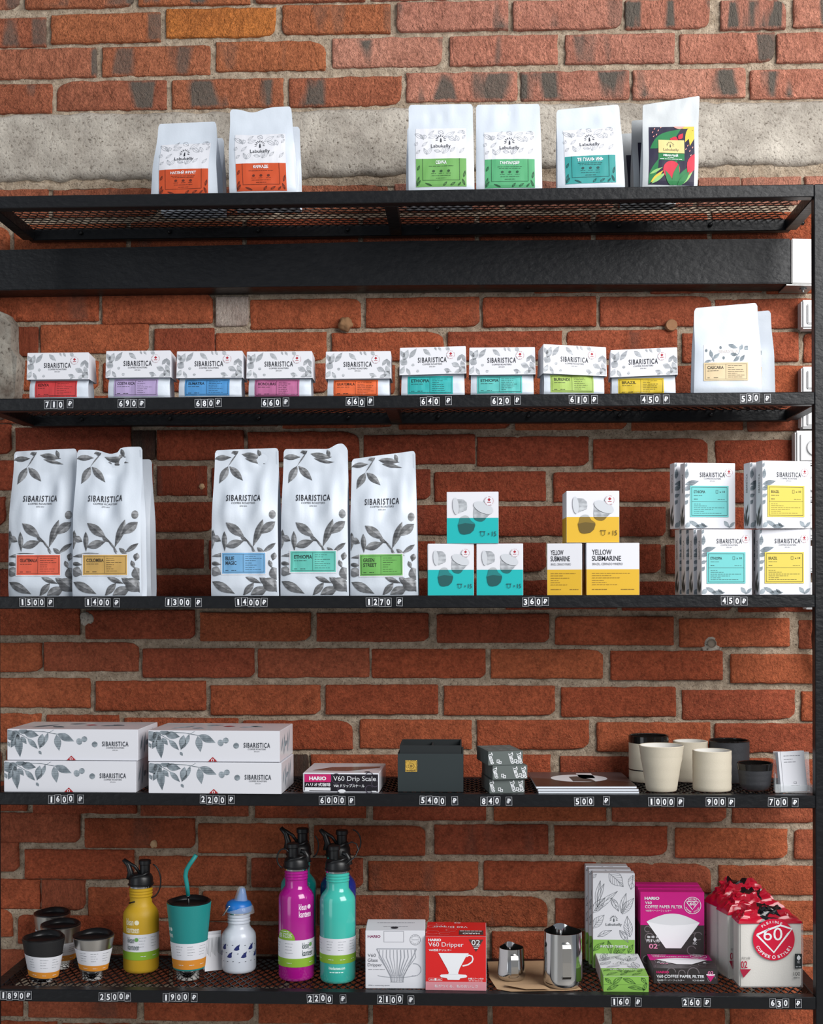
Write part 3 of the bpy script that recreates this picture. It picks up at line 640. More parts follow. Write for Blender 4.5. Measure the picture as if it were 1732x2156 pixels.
# ================================================================== pouches and bags
def sstep(a, b, x): t = max(0, min(1, (x-a)/(b-a))); return t*t*(3-2*t)
class Pouch:
    "flat-bottom pouch: sealed fins at the edges, folded gussets, flattened top"
    def __init__(s, W, H, D, k, Wt=None, top=None, wr=(), seed=0, amp=1.2, nsc=0.03, fin=3.5, rc=6, lo=0.45, hi=0.9, lean=0.0, skew=0.0, ttop=2.0):
        s.W, s.H, s.D, s.k, s.Wt, s.top, s.wr, s.seed, s.amp, s.nsc, s.fin, s.rc, s.lo, s.hi, s.lean, s.skew, s.ttop = W, H, D, k, Wt or W, top or (lambda q: 0), wr, seed, amp, nsc, fin, rc, lo, hi, lean, skew, ttop
    def a(s, q): return (s.W+(s.Wt-s.W)*q)/2
    def t(s, q):
        if q < 0.06: return s.D*(0.86+0.14*q/0.06)
        return s.D+(s.ttop-s.D)*sstep(s.lo, s.hi, q)
    def yf(s, sg, q, u, v):
        w = sum(A*math.exp(-((u-x)/rx)**2-((v-z)/rz)**2) for x, z, rx, rz, A in s.wr)
        e = (1-abs(sg)**4)*min(1, q*9)
        w += noise.noise(Vector((u*s.nsc, v*s.nsc*0.8, s.seed)))*s.amp*1.6+noise.noise(Vector((u*s.nsc*2.6, v*s.nsc*1.3, s.seed+9)))*s.amp*0.6
        return s.D/2-s.t(q)/2*(1-0.22*abs(sg)**4)-w*e+s.lean*v
    def zt(s, sg, q, a):
        d = s.top(sg)*q**4; m = (1-abs(sg))*a
        if m < s.rc and q > 0.9: d -= s.rc*(1-math.sqrt(max(0, 1-((s.rc-m)/s.rc)**2)))*sstep(0.9, 1, q)
        return q*s.H+d
    def S(s, u, v, h):
        q = v/s.H; a = s.a(q); sg = max(-1, min(1, u/a))
        return Vector(((u+s.skew*v)*s.k, (s.yf(sg, q, u, v)-h)*s.k, v*s.k+(s.zt(sg, q, a)-v)*s.k))
    def build(s, parent, mat, name='body', nu=26, nv=42):
        vs, fs, k = [], [], s.k
        for back in (0, 1):
            b0 = len(vs)
            for j in range(nv+1):
                q = j/nv; a = s.a(q)
                for i in range(nu+1):
                    sg = math.sin((2*i/nu-1)*PI/2)*0.5+(2*i/nu-1)*0.5; u = sg*a; v = q*s.H
                    y = s.yf(sg, q, u, v) if not back else s.D/2+s.t(q)/2*(1-0.22*abs(sg)**4)+s.lean*v
                    vs.append(((u+s.skew*v)*k, y*k, s.zt(sg, q, a)*k))
            for j in range(nv):
                for i in range(nu):
                    p = b0+j*(nu+1)+i; f = (p, p+1, p+nu+2, p+nu+1); fs.append(f if not back else f[::-1])
        for sd in (-1, 1):
            b0 = len(vs); ng = 6
            for j in range(nv+1):
                q = j/nv; a = s.a(q); ye = s.D/2-s.t(q)/2*0.78; z = s.zt(sd, q, a)
                for i in range(ng+1):
                    c = i/ng; g = (1-(2*c-1)**2)*min(0.45*s.t(q), 3+26*sstep(0.3, 0.95, q)*min(1, s.t(q)/30))
                    x = a-s.fin-g if 0 < i < ng else a-0.4
                    vs.append(((sd*x+s.skew*q*s.H)*k, (ye+(s.D-2*ye)*c+s.lean*q*s.H)*k, z*k))
            for j in range(nv):
                for i in range(ng):
                    p = b0+j*(ng+1)+i; f = (p, p+1, p+ng+2, p+ng+1); fs.append(f if sd > 0 else f[::-1])
        b0 = len(vs); a = s.a(0)-0.5; ye = s.D/2-s.t(0)/2*0.8
        vs += [(-a*k, ye*k, 0.05*k), (a*k, ye*k, 0.05*k), (a*k, (s.D-ye)*k, 0.05*k), (-a*k, (s.D-ye)*k, 0.05*k)]; fs.append((b0+3, b0+2, b0+1, b0))
        return mesh(name, vs, fs, mat, parent, True)

def peacock(L, cx, cy, r):
    "small fan emblem"
    L.poly([(cx-r*0.13, cy-r*0.55), (cx+r*0.16, cy-r*0.55), (cx+r*0.12, cy), (cx+0.01*r, cy+r*0.35), (cx-r*0.1, cy)])
    for i in range(9):
        a = math.radians(-15+210*i/8); r0 = 0.5*r
        L.leaf(cx+r0*math.cos(a), cy+r0*math.sin(a), cx+r*math.cos(a), cy+r*math.sin(a), r*0.13)
TEA_LEAVES = [(-55, 88, -36, 66, 9), (-44, 84, -36, 64, 6), (-33, 68, -36, 82, 8), (-26, 80, -14, 98, 5), (-5, 96, 6, 84, 10), (10, 72, 30, 92, 10), (16, 74, 32, 58, 9), (-26, 70, -8, 80, 8),
  (38, 58, 32, 78, 8), (46, 66, 52, 80, 5), (36, 88, 48, 98, 6), (50, 84, 46, 98, 6), (-54, 44, -50, 56, 7), (-40, 40, -28, 56, 5), (-30, 14, -36, 34, 6), (-30, 14, -18, 36, 7), (4, 16, 8, 40, 7), (4, 16, 20, 36, 6),
  (-14, 26, 0, 22, 6), (20, 22, 30, 36, 5), (40, 18, 50, 34, 5), (-52, 18, -44, 28, 5)]
GREY = ink((158, 162, 168))
def tea_print(pq, top_h, lab, title, col, dark, W=107, sub=2):
    "paper label: leaf drawings above, coloured field below; lab = (x0, y0, x1, y1) of coloured field, top_h height of leaf field"
    x0, y0, x1, y1 = lab; w = x1-x0; c = (x0+x1)/2; f = w/107.0
    pq.layer('label', M_CARD).rect(x0-0.5, y0, x1+0.5, y1+top_h)
    pq.layer('label_field', ink(col)).rect(x0, y0, x1, y1)
    L = pq.layer('leaf_drawing', GREY)
    for a in TEA_LEAVES: L.oleaf(c+a[0]*f, y1+a[1]*0.66*f, c+a[2]*f, y1+a[3]*0.66*f, a[4]*f, 0.6)
    E = pq.layer('emblem', M_INK); peacock(E, c, y1+top_h*0.60, 12*f); E.text('Labukelly', c-21*f, y1+top_h*0.30, c+21*f, y1+top_h*0.30+9.5*f, 0.0)
    h = y1-y0; K = pq.layer('label_lettering', ink(dark))
    for a in ((x0+w*0.13, y0+h*0.22, x0+w*0.13+0.7, y1), (x1-w*0.13-0.7, y0+h*0.22, x1-w*0.13, y1), (x0+w*0.13, y0+h*0.22, x1-w*0.13, y0+h*0.22+0.7)): K.rect(*a)
    rr = random.Random(len(title))
    for i in range(sub): K.words(c-26*f+i*3, y0+h*(0.72-0.055*i), c+26*f-i*3, 0.9, rr)
    K.words(c-20*f, y0+h*0.38, c+20*f, 0.8, rr); K.words(c-11*f, y0+h*0.29, c+11*f, 0.9, rr)
    for i in (-1, 0, 1): K.disc(c+i*16*f, y0+h*0.55, 2.9*f, 2.6*f, 12); K.words(c+i*16*f-5*f, y0+h*0.46, c+i*16*f+5*f, 0.7, rr)
    for a in ((-52, 4, -47, 22, 5), (-52, 2, -44, 14, 4), (50, 3, 45, 16, 4), (-20, 2, -34, 8, 3), (5, 2, 12, 10, 4), (20, 3, 30, 9, 4), (48, 20, 51, 34, 4), (-50, 36, -46, 46, 4), (36, 2, 42, 9, 3)):
        K.oleaf(c+a[0]*f, y0+a[1]*f*h/60, c+a[2]*f, y0+a[3]*f*h/60, a[4]*f, 0.8)
    tw = len(title)*4.6*f
    pq.layer('title', M_TILEW).text(title, c-tw/2, y0+h*0.80, c+tw/2, y0+h*0.80+7.5*f, 0.03)
def tea(px, Y, W, H, D, lab, toph, title, col, dark, label, rz=0, seed=1, sub=2, tilt=0, **kw):
    r, k = root('tea_pouch', label, 'pouch', px, 1, Y=Y, rz=rz, group='tea pouches on the top shelf'); r.rotation_euler.y = math.radians(tilt)
    p = Pouch(W, H, D, k, seed=seed, **kw); p.build(r, M_POUCH)
    if lab: pq = Pr(p.S, r, 4, 4, lift=0.55); tea_print(pq, toph, lab, title, col, dark, sub=sub); pq.done()
    return r, p, k
ORG, DORG = (206, 80, 36), (88, 32, 18)
tea(386, 0.036, 146, 170, 62, (-53, 8, 53, 62), 60, 'НАГЛЫЙ ФРУКТ', ORG, DORG, 'white tea pouch with orange label, shorter one of the two orange pouches', rz=-4, seed=2, Wt=126, top=lambda s: 0.0, amp=0.9, lo=0.35)
tea(552, 0.006, 142, 190, 60, (-54, 5, 52, 63), 66, 'КАРКАДЕ', ORG, DORG, 'tall white tea pouch with orange label and dipped top edge', seed=3, Wt=131, top=lambda s: -9*math.exp(-((s+0.25)/0.35)**2)+2*s, amp=1.0, sub=1, skew=-0.04)
tea(929, 0.002, 139, 190, 58, (-53, 7, 53, 66), 69, 'СЕНЧА', (112, 172, 92), (34, 70, 38), 'white tea pouch with grass-green label, left of the two green ones', seed=4, Wt=136, amp=1.1, wr=((-25, 158, 9, 18, -3), (5, 160, 8, 16, -2.5)), sub=1, skew=-0.01)
tea(1072, 0.014, 139, 192, 58, (-51, 6, 54, 66), 62, 'ГАНПАУДЕР', (84, 172, 118), (30, 74, 50), 'white tea pouch with mint-green label, right of the two green ones', seed=5, Wt=135, amp=1.1, wr=((5, 160, 14, 22, -3), (-30, 158, 9, 18, 2)), skew=-0.01)
tea(1245, 0.010, 142, 182, 58, (-54, 12, 52, 70), 62, 'ТЕ ГУАНЬ ИНЬ', (50, 154, 152), (18, 66, 66), 'white tea pouch with turquoise label standing left of the colourful pouch', seed=6, Wt=133, amp=1.1, tilt=-1.6, top=lambda s: 3*s, wr=((30, 150, 14, 16, 3),))
for px, Y, W, H, lb, sd in ((403, 0.135, 132, 164, 'plain white pouch half hidden behind the short orange-label pouch', 12), (561, 0.10, 138, 176, 'plain white pouch peeking out behind the tall orange-label pouch', 13), (924, 0.10, 140, 172, 'plain white pouch peeking out left behind the grass-green-label pouch', 14)):
    tea(px, Y, W, H, 56, None, 0, '', None, None, lb, seed=sd, Wt=W-4)
# pouch with jungle print, two more behind it
def jungle(px, Y, W, H, rz, tilt, label, seed, slope, rich=True):
    r, k = root('herbal_tea_pouch', label, 'pouch', px, 1, Y=Y, rz=rz, group='jungle-print tea pouches'); r.rotation_euler.y = math.radians(tilt)
    p = Pouch(W, H, 46, k, seed=seed, Wt=W+4, top=lambda s: slope*s, amp=0.8, lo=0.2, hi=0.8, rc=2, fin=5); p.build(r, pbr('silver_grey_pouch', (178, 183, 186), 0.33, bump=0.06))
    pq = Pr(p.S, r, 4, 4, lift=0.55); x0, x1, y0, y1 = -W*0.40, W*0.43, 4, H*0.70
    pq.layer('label', ink((24, 20, 48))).rect(x0, y0, x1, y1)
    if rich:
        G = pq.layer('green_leaves', ink((26, 110, 62))); G.leaf(-44, 82, 22, 128, 30); G.leaf(-46, 4, -26, 60, 14); G.leaf(0, 2, 12, 62, 15); G.leaf(4, 2, -14, 48, 12); G.leaf(10, 2, 40, 46, 14); G.rect(-27, 56, 28, 72)
        Y_ = pq.layer('yellow_leaves', ink((226, 196, 70))); Y_.leaf(48, 138, 30, 98, 14); Y_.leaf(50, 138, 40, 90, 14); Y_.leaf(50, 136, 10, 132, 12); Y_.leaf(-42, 8, -16, 34, 8)
        Y2 = pq.layer('pale_leaves', ink((150, 200, 120))); Y2.leaf(-40, 6, -10, 30, 8); Y2.leaf(-44, 26, -18, 40, 6); Y2.leaf(20, 4, 46, 34, 10)
        R_ = pq.layer('red_fruit', ink((204, 30, 60))); R_.disc(1, 36, 18, 19); R_.leaf(52, 74, 36, 24, 22); R_.leaf(2, 108, 16, 100, 12); R_.leaf(16, 104, 26, 118, 10); R_.leaf(-2, 106, 10, 100, 8)
        K = pq.layer('pink_petals', ink((238, 160, 150))); K.leaf(6, 132, 36, 140, 16)
        for x, y in ((-40, 118), (-36, 126), (-32, 112), (-28, 122), (-22, 130), (-38, 108), (30, 80), (38, 76), (34, 88), (44, 84), (40, 66)): K.leaf(x, y, x+3, y+5, 2)
        G2 = pq.layer('front_leaves', ink((34, 124, 66))); G2.leaf(6, 0, 16, 50, 14); G2.leaf(4, 0, -12, 34, 11); G2.leaf(14, 0, 40, 34, 12)
        pq.layer('name_plate', ink((226, 206, 140))).rect(-27, 72, 28, 102)
        E = pq.layer('emblem', ink((40, 44, 40))); peacock(E, -2, 90, 9); E.text('Labukelly', -17, 75, 16, 82.5, 0)
        T_ = pq.layer('title', M_TILEW); T_.text('ИВАН-ЧАЙ', -17, 64, 14, 70, 0.03); T_.words(-8, 61, 6, 1, random.Random(1)); T_.words(-24, 57.6, 24, 1.1, random.Random(2))
    else:
        pq.layer('green_leaves', ink((26, 110, 62))).leaf(-W*0.3, 6, -W*0.1, 60, 16)
    pq.done(clip=(x0, y0, x1, y1)); return r
jungle(1411, 0.004, 116, 190, 3, 2.0, 'grey pouch with colourful jungle fruit print leaning at the right end', 21, 12)
jungle(1390, 0.062, 112, 168, 4, 0.5, 'grey jungle-print pouch directly behind the front one, edge showing', 22, 4, False)
jungle(1368, 0.125, 112, 158, 4, -1, 'grey jungle-print pouch farthest back beside the turquoise-label pouch', 23, 2, False)

# ------------------------------------------------------------------ second shelf: small bags with a folded printed header
def logo(L, cx, cy, w, L2=None, tiny=True):
    L.text('SIBARISTICA', cx-w/2, cy, cx+w/2, cy+w*0.185, 0.018, 0, 1.25)
    L2 = L2 or L; L2.text('COFFEE ROASTERS', cx-w*0.34, cy-w*0.085, cx+w*0.34, cy-w*0.03, 0.0)
    if tiny: L2.text('ESTD 2014', cx-w*0.10, cy-w*0.165, cx+w*0.10, cy-w*0.125, 0.0)
def badge(pq, cx, cy, r):
    pq.layer('badge', M_CARD).disc(cx, cy, r)
    R_ = pq.layer('badge_mark', M_RED); R_.poly([(cx, cy+r*0.62), (cx-r*0.36, cy+r*0.26), (cx, cy-r*0.1), (cx+r*0.36, cy+r*0.26)]); R_.rect(cx-r*0.38, cy-r*0.36, cx+r*0.38, cy-r*0.22)
    for i in range(22):
        a = 2*PI*i/22
        if i % 4 != 3: R_.disc(cx+r*0.9*math.cos(a), cy+r*0.9*math.sin(a), r*0.075, None, 5)
def country(pq, x0, y0, x1, y1, col, title, rr, margin=True, t2=None):
    "coffee label: coloured card, fine frame, title left, table right"
    w, h = x1-x0, y1-y0; d = tuple(int(c*0.28) for c in col)
    if margin: pq.layer('label_paper', M_CARD).rect(x0-2, y0-2, x1+2, y1+2)
    pq.layer('label', ink(col)).rect(x0, y0, x1, y1)
    K = pq.layer('label_lettering', ink(d)); m = w*0.03; K.frame(x0+m, y0+m, x1-m, y1-m, 0.6); xd = x0+w*0.49; K.rect(xd, y0+m, xd+0.6, y1-m)
    tw = min(w*0.40, len(title)*w*0.052)
    K.text(title, x0+w*0.08, y1-h*0.36, x0+w*0.08+tw, y1-h*0.18, 0.025)
    if t2: K.text(t2, x0+w*0.08, y1-h*0.58, x0+w*0.08+len(t2)*w*0.052, y1-h*0.40, 0.025)
    else: K.words(x0+w*0.08, y1-h*0.47, x0+w*0.08+tw*0.7, 1.0, rr)
    K.words(x0+w*0.08, y0+h*0.14, x0+w*0.15, 1.2, rr); K.words(x0+w*0.22, y0+h*0.14, x0+w*0.33, 1.2, rr)
    for i in range(7):
        y = y1-h*(0.16+0.105*i)
        if y > y0+h*0.12: K.words(x0+w*0.54, y-1, x0+w*rr.uniform(0.66, 0.92), 0.8, rr)
SLEEVE = [(-62, 30, -52, 52, 13), (-66, 20, -56, 34, 16), (-50, 34, -34, 54, 10), (-68, 2, -60, 18, 10), (-56, 14, -47, -2, 7), (-60, 36, -68, 50, 9), (-20, 52, -4, 38, 9), (4, 56, 8, 48, 4), (12, 56, 18, 47, 5), (28, 56, 36, 46, 8),
  (70, 22, 62, 40, 9), (52, 26, 62, 40, 8), (40, 22, 58, 14, 11), (24, 10, 40, 4, 8), (56, 14, 70, 2, 16), (46, 2, 62, 8, 8), (60, 26, 68, 8, 10), (66, 0, 58, -6, 8), (28, -2, 34, 6, 5)]
def small_bag(px, Y, W, H, fold, col, title, label, rz=0, seed=1, top=0.0, tilt=0, D=58):
    r, k = root('coffee_bag', label, 'coffee bag', px, 2, Y=Y, rz=rz, group='small coffee bags with folded printed tops'); r.rotation_euler.y = math.radians(tilt); rr = random.Random(seed)
    p = Pouch(W-6, H-8, D, k, Wt=W-10, seed=seed, amp=1.7, nsc=0.035, lo=(fold-16)/H, hi=(fold+12)/H, ttop=D*0.62, rc=1, fin=1); p.build(r, M_POUCH, nu=34, nv=60)
    pq = Pr(p.S, r, 4, 4, lift=0.55); country(pq, -W*0.38, 4 if fold > 40 else 1.6, W*0.30, fold-1.5, col, title, rr, False); pq.done(clip=(-W*0.40, 1.5, W*0.40, fold+2))
    # folded card header
    g = 1.5; bm = bmesh.new(); w0, w1 = W/2+0.5, W/2-0.5
    q = [(-w0, -g, fold), (w0, -g, fold+top), (w0, D+g, fold-1+top), (-w0, D+g, fold-1), (-w1, 1, H), (w1, 1, H+top), (w1, D-6, H-5+top), (-w1, D-6, H-5)]
    v = [bm.verts.new(Vector(c)*k) for c in q]
    for f in ((0, 1, 5, 4), (1, 2, 6, 5), (2, 3, 7, 6), (3, 0, 4, 7), (4, 5, 6, 7)): bm.faces.new([v[i] for i in f])
    bmesh.ops.bevel(bm, geom=[e for e in bm.edges if not e.is_boundary], offset=0.9*k, segments=2, affect='EDGES')
    hd = bm_obj('header', bm, M_CARD, r)
    def S(u, vv, h):
        t = (vv+6)/(H-fold); t = vv/(H-fold); return Vector((u*k, (-g+(1+g)*t-h)*k, (fold+vv+top*(u/W+0.5))*k))
    ph = Pr(S, hd); f = (H-fold)/56.0; g2 = W/141.0
    L = ph.layer('leaf_print', M_LEAFG)
    for a in SLEEVE: L.leaf(a[0]*g2, a[1]*f, a[2]*g2, a[3]*f, a[4]*g2)
    for x, y in ((-42, 20), (-32, 7)): L.disc(x*g2, y*f, 3*g2)
    I = ph.layer('lettering', M_INK); logo(I, -1*g2, 24*f, 61*g2)
    badge(ph, 38*g2, 39*f, 9*g2); ph.done(clip=(-W/2+1, 0.8, W/2-1, H-fold-0.8))
small_bag(122, 0.012, 132, 98, 41, (206, 62, 64), 'KENYA', 'small white coffee bag with red label, leftmost on its shelf', seed=31)
small_bag(291, 0.008, 138, 100, 43, (182, 162, 206), 'COSTA RICA', 'small white coffee bag with lilac label under a printed paper top', seed=32)
small_bag(441, 0.008, 140, 98, 41, (76, 148, 208), 'SUMATRA', 'small white coffee bag with sky-blue label under a printed paper top', seed=33)
small_bag(588, 0.014, 139, 97, 40, (190, 106, 152), 'HONDURAS', 'small white coffee bag with mauve-pink label under a printed paper top', seed=34)
small_bag(754, 0.016, 138, 96, 38, (232, 106, 56), 'GUATEMALA', 'small white coffee bag with orange label under a printed paper top', seed=35)
small_bag(911, 0.012, 140, 102, 44, (44, 176, 176), 'ETHIOPIA', 'small white coffee bag with deep turquoise label, left of the two turquoise ones', seed=36, top=2.5)
small_bag(1057, 0.010, 139, 101, 43, (92, 194, 190), 'ETHIOPIA', 'small white coffee bag with pale turquoise label, right of the two turquoise ones', seed=37)
small_bag(1210, 0.008, 136, 105, 43, (168, 196, 98), 'BURUNDI', 'small white coffee bag with lime-green label turned a little to the right', rz=9, seed=38, top=-4)
small_bag(1355, 0.026, 140, 96, 38, (218, 188, 48), 'BRAZIL', 'small white coffee bag with yellow label beside the tall white pouches', rz=-2, seed=39, top=4)
def cascara(px, Y, W, H, label, seed, printed=True, hw=1):
    r, k = root('coffee_pouch', label, 'pouch', px, 2, Y=Y, group='tall white pouches on the second shelf')
    p = Pouch(W, H, 56, k, Wt=W-9, seed=seed, amp=1.0, top=lambda s: 5*s*hw, rc=7); p.build(r, M_POUCH); pq = Pr(p.S, r, 4, 4, lift=0.55)
    x0, x1, y0, y1 = -W*0.36, W*0.29, 26, 64
    pq.layer('label_paper', M_CARD).rect(x0, y1, x1, 103)
    L = pq.layer('leaf_print', M_LEAFB)
    for a in ((-34, 74, -38, 92, 8), (-32, 72, -18, 84, 8), (-50, 64, -36, 70, 6), (4, 82, 20, 80, 8), (24, 66, 34, 80, 8), (12, 66, 24, 78, 8), (0, 102, 20, 94, 9), (24, 90, 30, 102, 8), (34, 98, 42, 90, 11), (-30, 66, -34, 76, 4)): L.leaf(*a)
    L.line([(-38, 66), (-30, 74)], 1); L.line([(10, 66), (22, 84), (28, 102)], 1.2)
    for x, y in ((-46, 90), (-16, 96), (-10, 74)): L.disc(x, y, 2.6, 3.4)
    I = pq.layer('faint_lettering', ink((205, 196, 190))); I.text('SIBARISTICA', -20, 84, 20, 91, 0.0)
    country(pq, x0, y0, x1, y1, (228, 206, 166), 'CASCARA', random.Random(3), False); pq.done(clip=(x0, y0, x1, 103))
cascara(1533, 0.006, 142, 190, 'tall white pouch with cream label at the right end of second shelf', 41)
cascara(1562, 0.075, 141, 184, 'second tall white pouch hidden behind the cream-label pouch', 42)

# ================================================================== third shelf: kilo bags
KILO = [(90,200,275,200,62),(240,300,150,495,84),(255,300,405,465,76),(340,150,240,300,14),(385,165,610,215,66),(420,215,640,280,40),(560,120,590,215,40),(275,150,330,130,30),(300,165,350,130,40),
 (245,940,445,1110,96),(640,905,530,1210,78),(765,930,600,1070,100),(225,1035,230,1255,56),(240,1205,440,1140,88),(445,1105,560,1265,20),(400,1090,470,1150,40),(100,1015,90,1230,60),(95,1090,190,1145,70),(80,1310,370,1275,44),(770,1165,630,1275,50),(575,1215,660,1295,46),(520,1200,550,1290,26),
 (70,1385,190,1400,44),(75,1450,190,1510,110),(90,1590,335,1725,96),(540,1605,420,1750,70),(500,1745,695,1650,110),(640,1560,800,1700,150),(735,1430,790,1580,120),(450,1540,620,1610,54),(600,1545,720,1640,70),(700,1355,730,1440,44),(760,1270,740,1360,60),(760,1600,810,1740,60)]
def kilo(px, W, H, col, title, label, seed, Y=0.004, t2=None, top=None, Wt=None, tilt=0, lab=None, printed=True, D=72, lsk=0, **kw):
    r, k = root('large_coffee_bag', label, 'coffee bag', px, 3, Y=Y, group='one-kilo coffee bags on the third shelf'); r.rotation_euler.y = math.radians(tilt)
    p = Pouch(W, H, D, k, Wt=Wt or W-8, seed=seed, amp=2.6, nsc=0.024, top=top, rc=7, fin=5, lo=0.5, hi=0.93,
        wr=((2, H*0.56, 11, 20, -5), (12, H*0.68, 13, 46, -5), (36, H*0.66, 11, 60, 5), (-36, H*0.60, 12, 50, 4), (10, H*0.83, 34, 12, -4), (30, H*0.90, 10, 26, -4), (-20, H*0.90, 12, 20, 3)), **kw); p.build(r, M_POUCH, nu=30, nv=60)
    if not printed: return
    pq = Pr(p.S, r, 4, 4, lift=0.55); N = lambda x, y: ((x-437)/725*W, (1750-y)/1640*H); L = pq.layer('leaf_print', M_LEAF)
    for a in KILO:
        (x0, y0), (x1, y1) = N(a[0], a[1]), N(a[2], a[3]); L.leaf(x0, y0, x1, y1, a[4]/725*W)
    x, y = N(735, 850); L.disc(x, y, 7, 9); L = pq.layer('leaf_shade', M_LEAFD)
    for a in KILO:
        (x0, y0), (x1, y1) = N(a[0], a[1]), N(a[2], a[3]); L.hleaf(x0, y0, x1, y1, a[4]/725*W)
    I = pq.layer('lettering', M_INK); x, y = N(425, 710); logo(I, x, y+2, 73)
    x0, y0, x1, y1 = lab or (-48, 47, 44, 88); country(pq, x0, y0, x1, y1, col, title, random.Random(seed), True, t2)
    pq.done(clip=(-W/2+2.5, 2, W/2-4, H-2))
kilo(85, 143, 312, (228, 98, 72), 'GUATEMALA', 'tall white leaf-print coffee bag with coral label, leftmost on its shelf', 51, Y=0.022, top=lambda s: 3*s, lab=(-51, 45, 42, 87))
kilo(223, 148, 312, (204, 164, 92), 'COLOMBIA', 'tall white leaf-print coffee bag with golden-brown label and dented top', 52, Y=0.003, top=lambda s: -9*math.exp(-((s-0.05)/0.3)**2)+(6 if s > 0.3 else 0), lab=(-49, 45, 45, 87), D=64)
kilo(246, 142, 291, None, '', 'plain side of a white coffee bag behind the golden-brown-label bag', 53, Y=0.105, printed=False, D=66)
kilo(514, 144, 313, (120, 178, 222), 'BLUE', 'tall white leaf-print coffee bag with light-blue label', 54, Y=0.004, t2='MAGIC', top=lambda s: 2*s, lab=(-47, 47, 45, 91))
kilo(661, 145, 313, (100, 198, 184), 'ETHIOPIA', 'tall white leaf-print coffee bag with turquoise label and folded-up top corner', 55, Y=0.004, top=lambda s: 11*sstep(0.35, 0.75, s)-8*sstep(0.82, 1, s), lab=(-50, 50, 46, 94))
kilo(808, 144, 300, (112, 182, 92), 'GREEN', 'tall white leaf-print coffee bag with leaf-green label, rightmost of three', 56, Y=0.010, t2='STREET', top=lambda s: 8*s, lab=(-50, 42, 40, 87), tilt=-0.5)

# ------------------------------------------------------------------ capsule boxes
TEAL, DTEAL, YEL, DYEL = (36, 188, 190), (14, 92, 96), (232, 186, 56), (128, 100, 34)
def frustum(L, cx, cy, r, a, ln, e=0.42):
    "side of a coffee capsule seen at angle a"
    ca, sa = math.cos(math.radians(a)), math.sin(math.radians(a)); pts = []
    def T_(x, y): return (cx+x*ca-y*sa, cy+x*sa+y*ca)
    pts = [T_(0, r), T_(ln*0.35, r*0.98), T_(ln*0.85, r*0.78), T_(ln*1.05, r*0.4), T_(ln*1.08, -r*0.2), T_(ln*0.95, -r*0.62), T_(ln*0.4, -r*0.9), T_(0, -r)]
    L.poly(pts)
def oval(L, cx, cy, a, b, rot):
    c, n = math.cos(math.radians(rot)), math.sin(math.radians(rot))
    L.poly([(cx+a*math.cos(t)*c-b*math.sin(t)*n, cy+a*math.cos(t)*n+b*math.sin(t)*c) for t in [2*PI*i/24 for i in range(24)]])
def capsule_face(pq, W, H, split, col, dcol):
    f = W/110.0; X = lambda x: x*f
    pq.layer('colour_field', ink(col, 0.35)).rect(-W/2+0.4, 0.4, W/2-0.4, split)
    Q = lambda L, pts: L.poly([(x*f, y*H/110.0) for x, y in pts]); tint = lambda s_: tuple(int(c*s_) for c in col); g = lambda v: ink((v, v+3, v+6))
    Q(pq.layer('capsule_print', M_LEAFG), [(-33, 94.5), (-25, 94), (-19, 93), (-12.7, 87.5), (-11.3, 79), (-12.7, 71.5), (-22, 67), (-30, 64)])
    Q(pq.layer('capsule_print', M_LEAFG), [(2.8, 78), (1.4, 62.5), (2.0, 54.5), (26, 54.5), (31, 56), (38, 64), (30, 78)])
    Q(pq.layer('capsule_base', ink(tint(0.5))), [(2.1, 54.5), (5, 50.5), (9.2, 48), (14, 46.8), (19, 46.5), (23, 48), (26, 50.5), (29, 54.5)])
    Q(pq.layer('capsule_top', g(172)), [(-26, 54.5), (-23, 57.6), (-19, 59.4), (-14.8, 59.7), (-10, 58.6), (-7, 54.5)])
    Q(pq.layer('capsule_body', ink(tint(0.62))), [(-26.8, 54.5), (-7, 54.5), (-3.5, 48.6), (4.2, 43), (5.2, 38), (-31, 40), (-28.5, 46)])
    Q(pq.layer('capsule_body_shade', ink(tint(0.42))), [(-31, 40), (-16, 43.5), (4.9, 41), (5.2, 37.5), (2.1, 27.8), (-4.9, 21.5), (-16, 19.4), (-22, 20), (-26, 22), (-29, 28), (-29.6, 32)])
    W1 = pq.layer('capsule_foil', ink((192, 196, 202))); oval(W1, X(-35.7), H*0.725, X(6.3), X(18), 5); oval(W1, X(23), H*0.69, X(22), X(11), -25)
    K = pq.layer('count', ink((30, 70, 74) if col[0] < 100 else (90, 72, 20))); x = X(21); y = H*0.14
    K.line([(x-X(6), y+X(10)), (x+X(6), y+X(10))], 1.3); K.line([(x-X(4), y+X(10)), (x-X(3.6), y+X(2)), (x, y), (x+X(3.6), y+X(2)), (x+X(4), y+X(10))], 1.0)
    K.text('x', x+X(11), y+X(2.5), x+X(15), y+X(7), 0.02); K.text('15', x+X(20), y, x+X(29), y+X(10), 0.01); K.rect(x-X(6.4), y+X(9), x-X(4), y+X(10))
    badge(pq, X(35), H*0.82, X(10))
